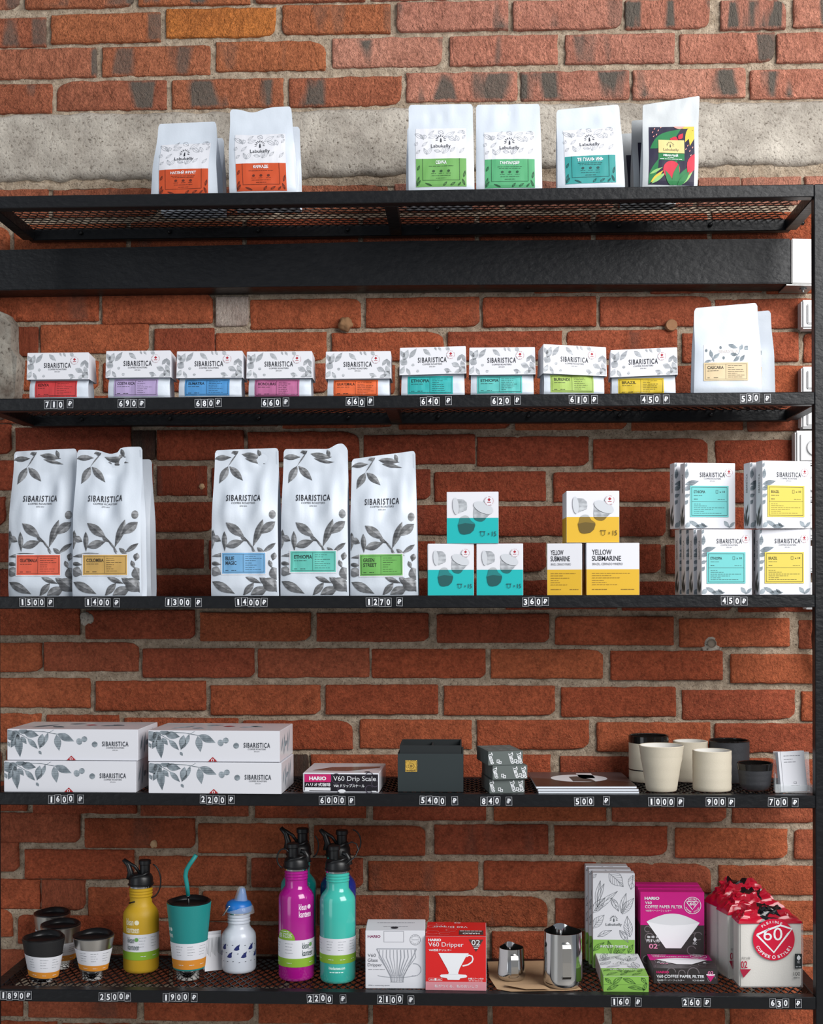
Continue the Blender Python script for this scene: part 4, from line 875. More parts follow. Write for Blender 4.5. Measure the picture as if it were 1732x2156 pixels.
def text_face(pq, W, H, split, f):
    pq.layer('colour_field', ink(YEL, 0.35)).rect(-W/2+0.4, 0.4, W/2-0.4, split); X0 = -W/2+W*0.105
    I = pq.layer('lettering', M_INK); I.text('YELLOW', X0, H*0.775, X0+W*0.37, H*0.875, 0.012); I.text('SUBMARINE', X0, H*0.655, X0+W*0.55, H*0.755, 0.012)
    pq.layer('subtitle', M_MIDINK).text('BRAZIL, CERRADO MINEIRO', X0+W*0.01, H*0.57, X0+W*0.58, H*0.62, 0)
    rr = random.Random(5); K = pq.layer('small_print', ink((120, 92, 30)))
    for i, e in enumerate((0.82, 0.47, 0.64, 0.33, 0.38, 0.58)): K.words(X0, H*(0.415-0.044*i), -W/2+W*e, 0.9, rr)
    K.words(X0, H*0.105, -W/2+W*0.40, 1.3, rr); K.words(-W/2+W*0.65, H*0.105, -W/2+W*0.9, 1.3, rr)
def capsule_box(px, W, H, D, Y, label, kind, rz=0, dz=0, group=''):
    r, k = root('capsule_box', label, 'box', px, 3, Y=Y, rz=rz, dz=dz, group=group)
    box('carton', -W/2*k, W/2*k, 0, D*k, 0, H*k, M_CARD, r, 0.7*k, 2); sp = H*0.495
    def field(pq, w, col): pq.layer('colour_field', ink(col, 0.35)).rect(0.4, 0.4, w-0.4, sp); pq.done()
    if kind == 'teal':
        pq = Pr(front(k), r); capsule_face(pq, W, H, sp, TEAL, (16, 96, 98)); pq.done()
        field(Pr(lside(k, W, D), r), D, TEAL); field(Pr(rside(k, W), r), D, TEAL)
    else:
        pq = Pr(front(k), r); (capsule_face(pq, W, H, sp, YEL, (132, 106, 46)) if kind == 'yellow' else text_face(pq, W, H, sp, 1)); pq.done()
        field(Pr(rside(k, W), r), D, YEL); pl = Pr(lside(k, W, D), r)
        if kind == 'turned':
            S0 = lside(k, W, D); pl = Pr(lambda u, v, h: S0(u+D/2, v, h), r); text_face(pl, D, H, sp, 1); pl.done()
        else: field(pl, D, YEL)
CG = 'capsule boxes on the third shelf'
capsule_box(949, 97, 109, 96, 0.004, 'white and turquoise capsule box, lower left of the turquoise pyramid', 'teal', rz=2.5, group=CG)
capsule_box(1052, 98, 109, 96, 0.004, 'white and turquoise capsule box, lower right of the turquoise pyramid', 'teal', rz=-1, group=CG)
capsule_box(995, 109, 109, 98, 0.003, 'white and turquoise capsule box on top of the other two', 'teal', rz=-1, dz=109.3, group=CG)
capsule_box(1290, 111, 110, 96, 0.004, 'white and yellow box with large black lettering, lower right of the yellow pyramid', 'text', rz=0, group=CG)
r, k = root('capsule_box', 'white and yellow lettered box turned a little, lower left of the yellow pyramid', 'box', 1188, 3, Y=0.006, rz=-7, group=CG)
W_, H_, D_ = 73, 109, 62
box('carton', -W_/2*k, W_/2*k, 0, D_*k, 0, H_*k, M_CARD, r, 0.7*k, 2)
pq = Pr(front(k), r); text_face(pq, W_, H_, H_*0.495, 1); pq.done(); pq = Pr(rside(k, W_), r); pq.layer('colour_field', ink(YEL, 0.35)).rect(0.4, 0.4, D_-0.4, H_*0.495); pq.done()
capsule_box(1248, 111, 109, 96, 0.010, 'white and yellow capsule box on top of the two lettered ones', 'yellow', rz=1, dz=110.6, group=CG)

# ------------------------------------------------------------------ drip-bag boxes
def drip_box(px, Y, col, title, label, rz=9, dz=0, W=110, H=138, D=30, full=True):
    r, k = root('drip_bag_box', label, 'box', px, 3, Y=Y, rz=rz, dz=dz, group='white drip-bag boxes at the right end of third shelf')
    box('carton', -W/2*k, W/2*k, 0, D*k, 0, H*k, M_CARD, r, 0.7*k, 2)
    pq = Pr(front(k), r); L = pq.layer('leaf_print', M_LEAFB)
    for a in ((-55, 128, -50, 138, 6), (-52, 104, -50, 126, 9), (-55, 92, -24, 100, 11), (-56, 80, -40, 90, 10), (-54, 2, -42, 14, 10), (-46, 16, -22, 3, 9), (-34, 4, -4, 5, 10), (-20, 12, -8, 2, 6), (30, 16, 42, 2, 9), (54, 14, 40, 1, 7), (-56, 66, -44, 72, 8), (-56, 50, -48, 60, 8)): L.leaf(*a)
    if full:
        I = pq.layer('lettering', M_INK); logo(I, 5, 108, 55); badge(pq, 41, 118, 8.5); d = tuple(int(c*0.32) for c in col)
        pq.layer('label', ink(col)).rect(-44, 24, 40, 90); K = pq.layer('label_lettering', ink(d)); K.frame(-41, 27, 37, 87, 0.8); K.rect(-41, 56.5, 37, 57.2)
        K.text(title, -36, 74, -36+len(title)*3.1, 80, 0.02); K.words(-36, 69, -18, 1, random.Random(2)); K.text('x 10', 20, 75, 32, 79.5, 0.02); K.frame(12, 74, 17, 81, 0.7); K.words(-36, 61, -28, 1.4, random.Random(4)); K.words(16, 61, 32, 0.9, random.Random(9))
        rr = random.Random(8)
        for i, e in enumerate((-20, -8, 32, 6, -14, 24)): K.words(-36, 51-3.9*i, e, 0.8, rr)
    pq.done(clip=(-W/2+0.6, 0.6, W/2-0.6, H-0.6))
    pl = Pr(lside(k, W, D), r); L = pl.layer('spine_print', ink((70, 74, 72)))
    for a in ((D*0.5, 4, D*0.35, 46, 8), (D*0.6, 4, D*0.85, 30, 7), (D*0.3, 4, D*0.1, 34, 7), (D*0.5, 30, D*0.7, 52, 6)): L.leaf(*a)
    L.text('SIBARISTICA', D*0.5-20, 95-4, D*0.5+20, 95+4, 0.0, rot=90); pl.done(clip=(0.5, 0.5, D-0.5, H-0.5))
ETH, BRA = (112, 204, 204), (226, 206, 86)
# bottom row, left pile runs back from the front box
BX = [(1530, 0.004), (1513, 0.040), (1497, 0.076), (1483, 0.112)]
nm = ['white box with turquoise label, front of the lower left pile', 'white box second from the front in the lower left pile, spine showing', 'white box third from the front in the lower left pile, spine showing', 'white box at the back of the lower left pile, spine showing']
for (px, Y), lb in zip(BX, nm): drip_box(px, Y, ETH, 'ETHIOPIA', lb, full=(Y < 0.01))
drip_box(1652.5, 0.004, BRA, 'BRAZIL', 'white box with yellow label, lower right in the stack of boxes', rz=6)
drip_box(1640, 0.050, BRA, 'BRAZIL', 'white box behind the lower yellow-label box, only its spine showing', rz=6, full=False)
drip_box(1495, 0.046, ETH, 'ETHIOPIA', 'white box with turquoise label, front of the upper left pair', dz=139.7, rz=10)
drip_box(1473, 0.086, ETH, 'ETHIOPIA', 'white box behind the upper turquoise-label box, spine showing', dz=139.7, rz=10, full=False)
drip_box(1656, -0.004, BRA, 'BRAZIL', 'white box with yellow label, highest box in the stack', dz=139.7, rz=14, H=142)
drip_box(1630, 0.032, BRA, 'BRAZIL', 'white box behind the highest yellow-label box, spine showing', dz=139.7, rz=14, full=False)

# ================================================================== fourth shelf
M_GLOSSC = pbr('glossy_white_card', (214, 215, 221), 0.22, coat=0.3)
GIFT = [(-138, 64, -128, 40, 24), (-128, 62, -114, 44, 20), (-118, 56, -112, 6, 18), (-122, 46, -132, 26, 12), (-110, 50, -98, 34, 10), (-104, 58, -72, 52, 16), (-116, 62, -92, 60, 12), (-96, 46, -74, 24, 11), (-64, 56, -70, 24, 15), (-52, 58, -62, 30, 9), (-70, 26, -58, 40, 6), (-72, 20, -66, 12, 6),
 (-34, 54, -28, 20, 15), (-32, 56, 4, 40, 16), (-140, 40, -134, 28, 7)]
def gift(px, pyb, n, dz, rz, label, W=282, H=65.5, D=165, lid=False):
    r, k = root('gift_box', label, 'box', px, 4, pyb=pyb, rz=rz, dz=dz, group='flat white gift boxes with leaf drawings')
    box('carton', -W/2*k, W/2*k, 0, D*k, 0, H*k, M_GLOSSC, r, 0.8*k, 2)
    pq = Pr(front(k), r); L = pq.layer('leaf_print', M_LEAFB)
    for a in GIFT: L.leaf(*a)
    L.line([(-120, 60), (-96, 46)], 1.3); L.line([(-100, 62), (-60, 60), (-32, 55)], 1.4); L.line([(-50, 58), (-40, 64)], 1)
    B_ = pq.layer('berries', M_LEAFB); oval(B_, 15, 40, 6, 7, 20); oval(B_, 26, 45, 6, 6, 0); B_.disc(48, 34, 6, 6)
    I = pq.layer('lettering', ink((52, 58, 66))); logo(I, 92, 30, 56)
    R_ = pq.layer('red_badge', ink((176, 30, 36))); R_.poly([(-12, 0.5), (8, 0.5), (-2, 10)])
    pq.layer('badge_letter', M_TILEW).ring(-2.4, 3.4, 2.4, 1.2, 16, -60, 250); pq.done(clip=(-W/2+1, 0.6, W/2-1, H-1))
    pr_ = Pr(rside(k, W), r); L = pr_.layer('side_print', M_LEAFB)
    for a in ((20, 20, 40, 50, 10), (50, 10, 60, 55, 12), (60, 30, 90, 34, 12), (100, 10, 96, 56, 10), (112, 20, 120, 60, 12)): L.leaf(*a)
    pr_.done()
    pt = Pr(topface(k, H), r); L = pt.layer('lid_print', M_LEAFB)
    for a in ((-100, 40, -60, 100, 20), (-60, 60, -30, 40, 20), (-40, 110, -4, 120, 22), (40, 70, 80, 90, 22), (60, 100, 90, 80, 18)): L.leaf(*a)
    pt.layer('lid_badge', ink((176, 30, 36))).poly([(0, 90), (14, 100), (28, 90), (14, 80)]); pt.done()
gift(147, 1668, 4, 0, -0.6, 'white leaf-drawing gift box, bottom of the left stack')
gift(152.5, 1667, 4, 66, -1.2, 'white leaf-drawing gift box, top of the left stack', W=280)
gift(452, 1671, 4, 0, -1.5, 'white leaf-drawing gift box, bottom of the right stack', W=283)
gift(450, 1670, 4, 66.2, -2.0, 'white leaf-drawing gift box, top of the right stack', W=281)

# drip scale carton
r, k = root('scale_box', 'white carton with black printed front and magenta name block, scale on its lid', 'box', 717.5, 4, pyb=1669, rz=-1.5)
W, H, D = 161, 41.5, 165
box('carton', -W/2*k, W/2*k, 0, D*k, 0, H*k, M_GLOSSC, r, 1.2*k, 2)
pq = Pr(front(k), r); pq.layer('front_panel', ink((30, 27, 34), 0.3)).rect(-77.5, 3, 78.5, 39); g = pq.layer('scrolls', ink((62, 54, 70)))
for x, y, q in ((-10, 30, 10), (20, 26, 8), (60, 34, 9), (60, 8, 8), (72, 20, 7), (0, 6, 7)): g.ring(x, y, q, 1.6, 20, 30, 320)
pq.layer('name_block', ink((206, 22, 108))).rect(-77, 22, -21, 38.5); pq.layer('white_strip', M_TILEW).rect(-76, 4.5, -22, 11)
K = pq.layer('lettering', M_TILEW); K.text('HARIO', -67, 26, -31, 34, 0.045); K.text('ハリオ式珈琲', -75, 13, -22, 20.5, 0.02); K.text('V60 Drip Scale', -16, 22, 74, 35, 0.0); K.text('V60 ドリップスケール', -15.5, 11.5, 50, 18, 0.015); K.disc(2, 3.6, 8, 4, 16)
for x in (-72, 70): K.rect(x-5, 2.6, x+5, 4.6)
pq.done(); pt = Pr(topface(k, H), r); G = pt.layer('scale_picture', pbr('scale_photo', (104, 74, 66), 0.25)); G.poly([(-66, 40), (-30, 95), (74, 110), (74, 88), (10, 30)]); pt.layer('mark', M_INK).disc(54, 18, 6, 7); pt.done()

# dark gift box with tray
r, k = root('presentation_box', 'dark green-black rigid box with gold square seal, open at the top', 'box', 906, 4, pyb=1667, rz=0)
M_DK = pbr('black_green_linen', (36, 45, 47), 0.75); M_DK2 = pbr('black_linen_inner', (26, 31, 33), 0.8)
def open_box(name, x0, x1, y0, y1, z0, z1, t, mat, parent):
    bm = bmesh.new()
    for q in ((x0, x1, y0, y1, z0, z0+t), (x0, x1, y0, y0+t, z0+t, z1), (x0, x1, y1-t, y1, z0+t, z1), (x0, x0+t, y0+t, y1-t, z0+t, z1), (x1-t, x1, y0+t, y1-t, z0+t, z1)): add_box(bm, *[v*k for v in q])
    return bm_obj(name, bm, mat, parent)
open_box('outer_case', -69, 69, 0, 130, 0, 80, 3, M_DK, r); open_box('inner_tray', -65, 65, 4, 126, 3.2, 97, 2.5, M_DK2, r)
pq = Pr(front(k), r); pq.layer('gold_seal', pbr('gold_foil', (196, 160, 72), 0.35, 0.7, bump=0.6, bscale=900)).rect(-53, 42, -28, 66)
g = pq.layer('seal_mark', ink((120, 96, 40))); g.ring(-40.5, 54, 6, 0.8); g.disc(-40.5, 54, 2.6, 3); g.words(-50, 44, -31, 2.2, random.Random(1)); g.frame(-52, 43, -29, 65, 0.7); pq.done()
box('divider', 1*k, 4*k, 8*k, 122*k, 10*k, 92*k, M_DK2, r, 0)
lathe('grinder_knob', [(16, 60), (19, 66), (19, 80), (12, 86), (0.01, 87)], k, pbr('dark_walnut', (52, 36, 30), 0.4), r, 24, cx=-30, cy=60)
lathe('steel_knob', [(10, 60), (13, 70), (14, 84), (9, 90), (0.01, 91)], k, M_STEEL, r, 24, cx=36, cy=60)

# three small patterned boxes
for i, (px, dz, rz, lb, pb) in enumerate(((1067, 0, 8, 'small grey-green patterned carton, bottom of the stack of three', 1670), (1073.5, 30.0, 11, 'small grey-green patterned carton, middle of the stack of three', 1671), (1064, 60.0, 12, 'small grey-green patterned carton, top of the stack of three', 1671))):
    r, k = root('filter_carton', lb, 'box', px, 4, pyb=pb, rz=rz, dz=dz, group='small patterned cartons'); W, H, D = 75, 29.5, 112
    box('carton', -W/2*k, W/2*k, 0, D*k, 0, H*k, pbr('slate_green_card', (86, 94, 92), 0.55), r, 0.7*k, 2)
    pq = Pr(front(k), r); L = pq.layer('pattern', M_TILEW)
    for x in (-30, 14, 32): L.text('Tiamo', x-12, 10, x+12, 19, 0.02, rot=-72); L.line([(x-8, 25), (x-2, 4)], 0.7)
    for x in (-14, 24): L.frame(x-5, 5, x+1, 12, 1.2); L.frame(x-1, 3, x+5, 9, 1.2)
    pq.done(clip=(-W/2+0.6, 0.6, W/2-0.6, H-0.6)); pt = Pr(topface(k, H), r); L = pt.layer('lid_pattern', ink((158, 160, 160)))
    for x in (-24, 0, 24):
        for y in (20, 52, 84): L.text('Tiamo', x-9, y, x+9, y+9, 0.02, rot=-30)
    pt.done(); pl = Pr(lside(k, W, D), r); L = pl.layer('side_pattern', ink((120, 124, 124)))
    for u in (20, 50, 80): L.text('Tiamo', u-9, 8, u+9, 16, 0.02, rot=-60)
    pl.done()

# magazines
for i, (px, rz, dz, lb) in enumerate(((1239, 0.8, 0, 'brochure with pale edge, bottom of the pile of three'), (1238, 1.2, 5.2, 'brochure in the middle of the pile of three'), (1234, 1.8, 10.4, 'dark brochure with white oval landscape picture, top of the pile'))):
    r, k = root('brochure', lb, 'brochure', px, 4, pyb=1671, rz=rz, dz=dz, group='brochures in a pile'); W, H, D = 211, 4.6, 225
    box('pages', -W/2*k, W/2*k, 0, D*k, 0.4*k, H*k, pbr('page_edges', (214, 220, 228), 0.7), r, 0.3*k)
    c = box('cover', -W/2*k, W/2*k, -0.4*k, D*k, H*k, (H+0.7)*k, pbr('brochure_cover', (78, 66, 66), 0.3), r, 0.1*k)
    if i == 2:
        pt = Pr(topface(k, H+0.7), r); pt.layer('mountain_picture', pbr('mountain_print', (70, 52, 44), 0.3, vary=0.8, bscale=60)).poly([(-104, 2), (104, 2), (104, 60), (20, 110), (-30, 96), (-104, 130)])
        o_ = pt.layer('oval_picture', ink((222, 224, 228), 0.3)); oval(o_, -2, 120, 62, 58, 0); o_.rect(0, 120, 34, 200); pt.layer('rock_picture', ink((80, 68, 62))).poly([(-20, 70), (28, 66), (24, 100), (6, 110), (-4, 150), (-22, 140)])
        pt.done()

# ------------------------------------------------------------------ stoneware cups
M_STONE = pbr('beige_stoneware', (200, 191, 172), 0.62, bump=0.12, bscale=500, vary=0.12); M_GLZ = pbr('white_glaze', (214, 212, 206), 0.25)
M_DSTONE = pbr('charcoal_stoneware', (52, 53, 57), 0.55, bump=0.2, bscale=200, vary=0.3); M_BGLZ = pbr('black_glaze', (20, 18, 17), 0.12)
def cup(px, pyb, rt, rb, H, label, mat, rim=None, band=None, bot=3, t=3.2, inner=None):
    Y = depth_of(pyb, 4, px); r, k = root('stoneware_cup', label, 'cup', px, 4, Y=Y+rb*0.00097, group='stoneware cups on the fourth shelf')
    n = 12; out = [(rb-bot, 0), (rb-bot*0.4, bot*0.3), (rb, bot)]+[(rb+(rt-rb)*(bot+(H-bot)*i/n-bot)/(H-bot)+0.25*math.sin(i*2.1), bot+(H-bot)*i/n) for i in range(1, n)]+[(rt, H-1.2), (rt-t*0.4, H), (rt-t, H-1)]
    inn = [(rt-t, H-1), (rt-t-0.6, H*0.7), (rb-t, bot+5), (0.01, bot+3)]
    lathe('body', out+inn[1:], k, mat, r, 48)
    lathe('inner_glaze', [(a-0.35, b+0.3) for a, b in inn[0:]], k, inner or M_GLZ, r, 48, caps=False)
    if rim: lathe('glazed_rim', [(rt+0.35+(rb-rt)*(rim/H), H-rim), (rt+0.5, H-1.0), (rt-t*0.4, H+0.45), (rt-t-0.4, H-0.8), (rt-t-0.6, H-rim*0.8)], k, M_BGLZ, r, 48, caps=False)
    if band: lathe('painted_line', [(rb+0.3, band-1.2), (rb+0.7, band), (rb+0.3, band+1.2)], k, M_BGLZ, r, 48, caps=False)
cup(1365, 1649, 41.5, 41, 96, 'beige stoneware cup with black glazed rim, back left of the cups', M_STONE, rim=15, band=25)
cup(1453, 1648, 36.5, 35, 84, 'straight beige stoneware cup at the back between the front cups', M_STONE)
cup(1534.5, 1650, 42, 41.5, 87, 'large charcoal stoneware cup at the back', M_DSTONE, rim=2.5, inner=M_BGLZ)
cup(1392, 1669, 47, 32, 96, 'tapered beige stoneware cup in front, widest at the rim', M_STONE)
cup(1498.5, 1669, 40.5, 40, 84, 'short straight beige stoneware cup in front with white inside', M_STONE)
cup(1589, 1668, 37, 32, 58, 'small charcoal stoneware cup with glossy rim beside the card holder', M_DSTONE, rim=14, bot=12, inner=M_BGLZ)
# card holder
M_ACR = pbr('clear_acrylic', (235, 240, 242), 0.05, alpha=0.22)
r, k = root('card_holder', 'clear acrylic stand holding white business cards at right end', 'card holder', 1671, 4, pyb=1670, rz=-5)
bm = bmesh.new()
for a in ((-38, 38, 0, 34, 0, 1.6), (-38, 38, 0, 1.6, 1.6, 18), (-38, -36.5, 1.6, 30, 1.6, 40), (36.5, 38, 1.6, 30, 1.6, 18)): add_box(bm, *[v*k for v in a])
bm_obj('tray', bm, M_ACR, r); bk = box('back_plate', -37*k, 37*k, 0, 1.6*k, 0, 84*k, M_ACR, r, 0); bk.location = (0, 24*k, 1*k); bk.rotation_euler = (math.radians(-12), 0, 0)
for i in range(9):
    c, kk = root('business_card', 'white business card in the acrylic stand%s' % (', frontmost with tiny print' if i == 0 else ''), 'card', 1672-i*0.6, 4, Y=depth_of(1670, 4, 1671)+0.004+i*0.0021, rz=-5, dz=3.4, group='business cards in the acrylic stand')
    c.rotation_euler = (math.radians(-11), math.radians(-3.5-0.1*i), math.radians(-5))
    box('card', -27*kk, 27*kk, 0, 1.2*kk, 0, (84-0.3*i)*kk, M_CARD, c, 0)
    if i == 0:
        q = Pr(front(kk), c); K = q.layer('print', M_MIDINK); K.words(-16, 74, 18, 1.2, random.Random(3)); K.words(-16, 67, 2, 1, random.Random(4)); K.words(-16, 61, 8, 1, random.Random(5)); K.frame(0, 16, 6, 20, 0.6); K.words(-6, 12, 12, 0.8, random.Random(6)); K.rect(-22, 0, -21.5, 84); q.done()

# ================================================================== fifth shelf: bottles and tumblers
M_GRNB = ink((140, 184, 48)); M_ORGB = ink((226, 146, 44)); M_TXT = ink((120, 126, 130))
def band(r, k, Rf, z0, z1, split, col, seed, Rm, a0=0.0, logo_at=None, tiltz=0.0, grow=0.6, text=True):
    "paper sleeve around a bottle: white above, coloured stripe below"
    S0 = cyl(k, Rf, 0, a0, Rm)
    def S(u, v, h):
        p = S0(u, v, h); p.z += tiltz*math.sin(u/Rm)*k; return p
    half = PI*Rm; n = 44; vs, fs = [], []
    for j, z in enumerate((z0, split, z1)):
        for i in range(n): vs.append(S(-half+2*half*i/n, z, grow))
    mi = []
    for j in range(2):
        for i in range(n): a, b = j*n+i, j*n+(i+1) % n; fs.append((a, b, b+n, a+n)); mi.append(j)
    o = mesh('paper_sleeve', vs, fs, [col, M_CARD], r, True, mi)
    if not text: return S
    pq = Pr(S, o, 4, None, lift=grow+0.25); rr = random.Random(seed); K = pq.layer('sleeve_lettering', M_TXT); W_ = pq.layer('stripe_lettering', M_TILEW)
    h = z1-split
    for c in (-1.9, -0.55, 0.5, 1.6):
        if logo_at is not None and abs(c*0.5-logo_at) < 0.3: continue
        x = c*Rm*0.62
        for i in range(4): K.words(x-Rm*0.20, split+h*(0.80-0.17*i), x+Rm*rr.uniform(0.08, 0.28), 0.7, rr)
        W_.words(x-Rm*0.1, z0+(split-z0)*0.45, x+Rm*0.2, 0.8, rr)
    if logo_at is not None:
        x = logo_at*Rm; I = pq.layer('maker_lettering', ink((60, 80, 80))); I.text('klean', x, split+h*0.52, x+15, split+h*0.86, 0.0); I.text('kanteen', x, split+h*0.12, x+25, split+h*0.46, 0.0); pq.layer('globe', ink((110, 170, 90))).disc(x+20, split+h*0.72, 4)
    pq.done(); return S
def kk_logo(S, r, x, z, s, col):
    pq = Pr(S, r, 4); L = pq.layer('maker_logo', col); L.text('klean', x, z+14*s, x+18*s, z+28*s, 0.02); L.text('kanteen', x, z-2*s, x+30*s, z+12*s, 0.02)
    L.disc(x+25*s, z+20*s, 5*s, None, 14); pq.done()
def loopz(cx, cz, rx, rz, a0, a1, y, n=14, rot=0): return [(cx+rx*math.cos(math.radians(a0+(a1-a0)*i/n)), y, cz+rz*math.sin(math.radians(a0+(a1-a0)*i/n))) for i in range(n+1)]
def sport_cap(r, k, z, rc, h, flip, ang, loop_side=1):
    cap = lathe('cap', [(rc-2, z), (rc+1.5, z+1), (rc+1.5, z+3), (rc, z+4), (rc*0.98, z+h*0.30), (rc*0.86, z+h*0.42), (rc*0.7, z+h*0.46), (0.01, z+h*0.47)], k, M_BLACKP, r, 36)
    kn = lathe('knob', [(rc*0.42, z+h*0.4), (rc*0.42, z+h*0.80), (rc*0.50, z+h*0.83), (rc*0.50, z+h*0.97), (rc*0.44, z+h), (0.01, z+h)], k, M_BLACKP, cap, 24, cx=rc*0.30*loop_side, cy=rc*0.15)
    s = -loop_side; ca = math.cos(ang)
    P0 = [(s*rc*0.95, -rc*0.05, z+h*0.22), (s*rc*0.85, 0, z+h*0.5), (s*rc*(1.05 if flip else 0.7), 0, z+h*(0.80 if flip else 0.66)), (s*rc*(1.45 if flip else 0.35), 0, z+h*(1.02 if flip else 0.7))]
    tube('spout', P0, [rc*0.28, rc*0.26, rc*0.2, rc*0.17], k, M_BLACKP, cap, 12)
    tube('spout_brace', [(s*rc*1.3, 0, z+h*0.98), (s*rc*0.5, 0, z+h*0.74), (s*rc*0.1, 0, z+h*0.48)], rc*0.13, k, M_BLACKP, cap, 8) if flip else None
    tube('bridge', [(-rc*0.75, -rc*0.55, z+h*0.30), (-rc*0.3, -rc*0.78, z+h*0.40), (rc*0.35, -rc*0.75, z+h*0.46), (rc*0.8, -rc*0.45, z+h*0.56)], rc*0.12, k, M_BLACKP, cap, 8)
    return cap
def bottle(px, pyb, R, H, col, label, mat, neck, nz, caph, flip=False, back=False, band_=None, logo_=None, loop_side=1, loop=None, rz=0, ang=0, name='steel_bottle', capang=0):
    Y = depth_of(pyb, 5, px); r, k = root(name, label, 'bottle', px, 5, Y=Y+(R-4)*0.00097*1.0, rz=rz, group='steel drinking bottles')
    m = mat; nb = nz-H*0 
    prof = [(R-9, 0), (R-5, 1), (R-1.5, 4), (R, 9), (R, nb-34), (R-1.2, nb-27), (R-5, nb-20), (neck+4, nb-14), (neck, nb-8), (neck, nb+4)]
    for i in range(3): z = nb+6+i*6; prof += [(neck, z), (neck+1.4, z+1.6), (neck+1.4, z+3.2), (neck, z+4.6)]
    ztop = nb+26; prof += [(neck, ztop)]
    lathe('body', prof, k, m, r, 48); lathe('steel_collar', [(neck-1, ztop-0.5), (neck+2.2, ztop), (neck+2.2, ztop+3), (neck-1, ztop+3.5)], k, M_STEEL, r, 36)
    c = sport_cap(r, k, ztop+3.5, neck+2.5, caph, flip, ang, loop_side)
    if loop: tube('carry_strap', loop, 1.6, k, M_BLACKP, c, 8)
    Rf = R
    if band_: band(r, k, Rf, *band_[:3], band_[3], band_[4], R, band_[5], band_[6])
    if logo_: kk_logo(cyl(k, Rf, 0, 0, R), r, *logo_)
    return r, k
M_MUST = pbr('mustard_powder_coat', (188, 150, 28), 0.5, bump=0.15, bscale=900); M_MAG = pbr('magenta_enamel', (160, 20, 128), 0.14, coat=0.5); M_MINT = pbr('mint_enamel', (60, 176, 162), 0.16, coat=0.5)
M_TEALB = pbr('teal_enamel', (24, 140, 134), 0.2, coat=0.4); M_BLUEB = pbr('navy_blue_enamel', (24, 44, 128), 0.2, coat=0.4)
bottle(297, 2051, 37, 0, None, 'mustard-yellow bottle with black spout cap flipped up', M_MUST, 23, 150, 52, True, band_=(30, 83, 47, M_GRNB, 61, 0.0, -0.55), logo_=(-25, 88, 1.0, ink((226, 220, 190))), loop_side=1,
  loop=loopz(20, 188, 22, 36, 75, -70, 0)+[(-10, -22, 148), (-22, -10, 143), (-22, 6, 142)])
bottle(624, 2068, 37.5, 0, None, 'magenta bottle with round green sticker, front left of four tall bottles', M_MAG, 23.5, 203, 50, False, band_=(32, 88, 50, M_GRNB, 62, 0.0, 0.45), logo_=(10, 137, 0.95, ink((232, 206, 226))), loop_side=-1,
  loop=loopz(-26, 252, 14, 20, 40, 260, -4))
bottle(711, 2073, 37.5, 0, None, 'mint-green bottle, front right of four tall bottles', M_MINT, 23.5, 203, 50, False, band_=(44, 96, 62, M_GRNB, 63, 0.0, None), loop_side=-1,
  loop=[(10, -20, 240), (26, -14, 252), (38, -6, 262), (44, 0, 274), (40, 4, 286), (30, 6, 290), (16, 6, 284)])
bottle(629, 2041, 37.5, 0, None, 'teal bottle standing behind the magenta one', M_TEALB, 23.5, 203, 56, True, loop_side=1, loop=loopz(28, 252, 14, 24, 60, -80, 0))
bottle(712, 2043, 37.5, 0, None, 'dark blue bottle standing behind the mint-green one', M_BLUEB, 23.5, 203, 54, True, loop_side=1, loop=loopz(28, 262, 20, 26, 80, -60, 0))
# round sticker on the magenta bottle, web line on the mint one
mg = [o for o in bpy.data.objects if o.name.startswith('steel_bottle') and o.parent is None]
def by_label(s): return next(o for o in bpy.data.objects if o.get('label', '').startswith(s))
r = by_label('magenta bottle'); k = kpx(r.location); pq = Pr(cyl(k, 37.5, 0, 0, 37.5), r, 4, lift=1.0)
g = pq.layer('round_sticker', M_GRNB); g.poly([(-20+22*math.cos(a), 88+22*math.sin(a)) for a in [PI*i/20 for i in range(21)]]); w_ = pq.layer('sticker_lettering', M_TILEW); w_.text('4X', -37, 92, -28, 102, 0.03)
w_.words(-30, 105, -8, 1.2, random.Random(1)); [w_.words(-26, 101-2.6*i, -4, 1.0, random.Random(i)) for i in range(4)]; pq.done()
r = by_label('mint-green bottle'); k = kpx(r.location); pq = Pr(cyl(k, 37.5, 0, 0, 37.5), r, 4); w_ = pq.layer('web_lettering', ink((206, 240, 234))); w_.text('kleankanteen.com', -16, 32, 19, 38, 0.03); w_.words(-14, 25, 16, 2.2, random.Random(3)); pq.done()

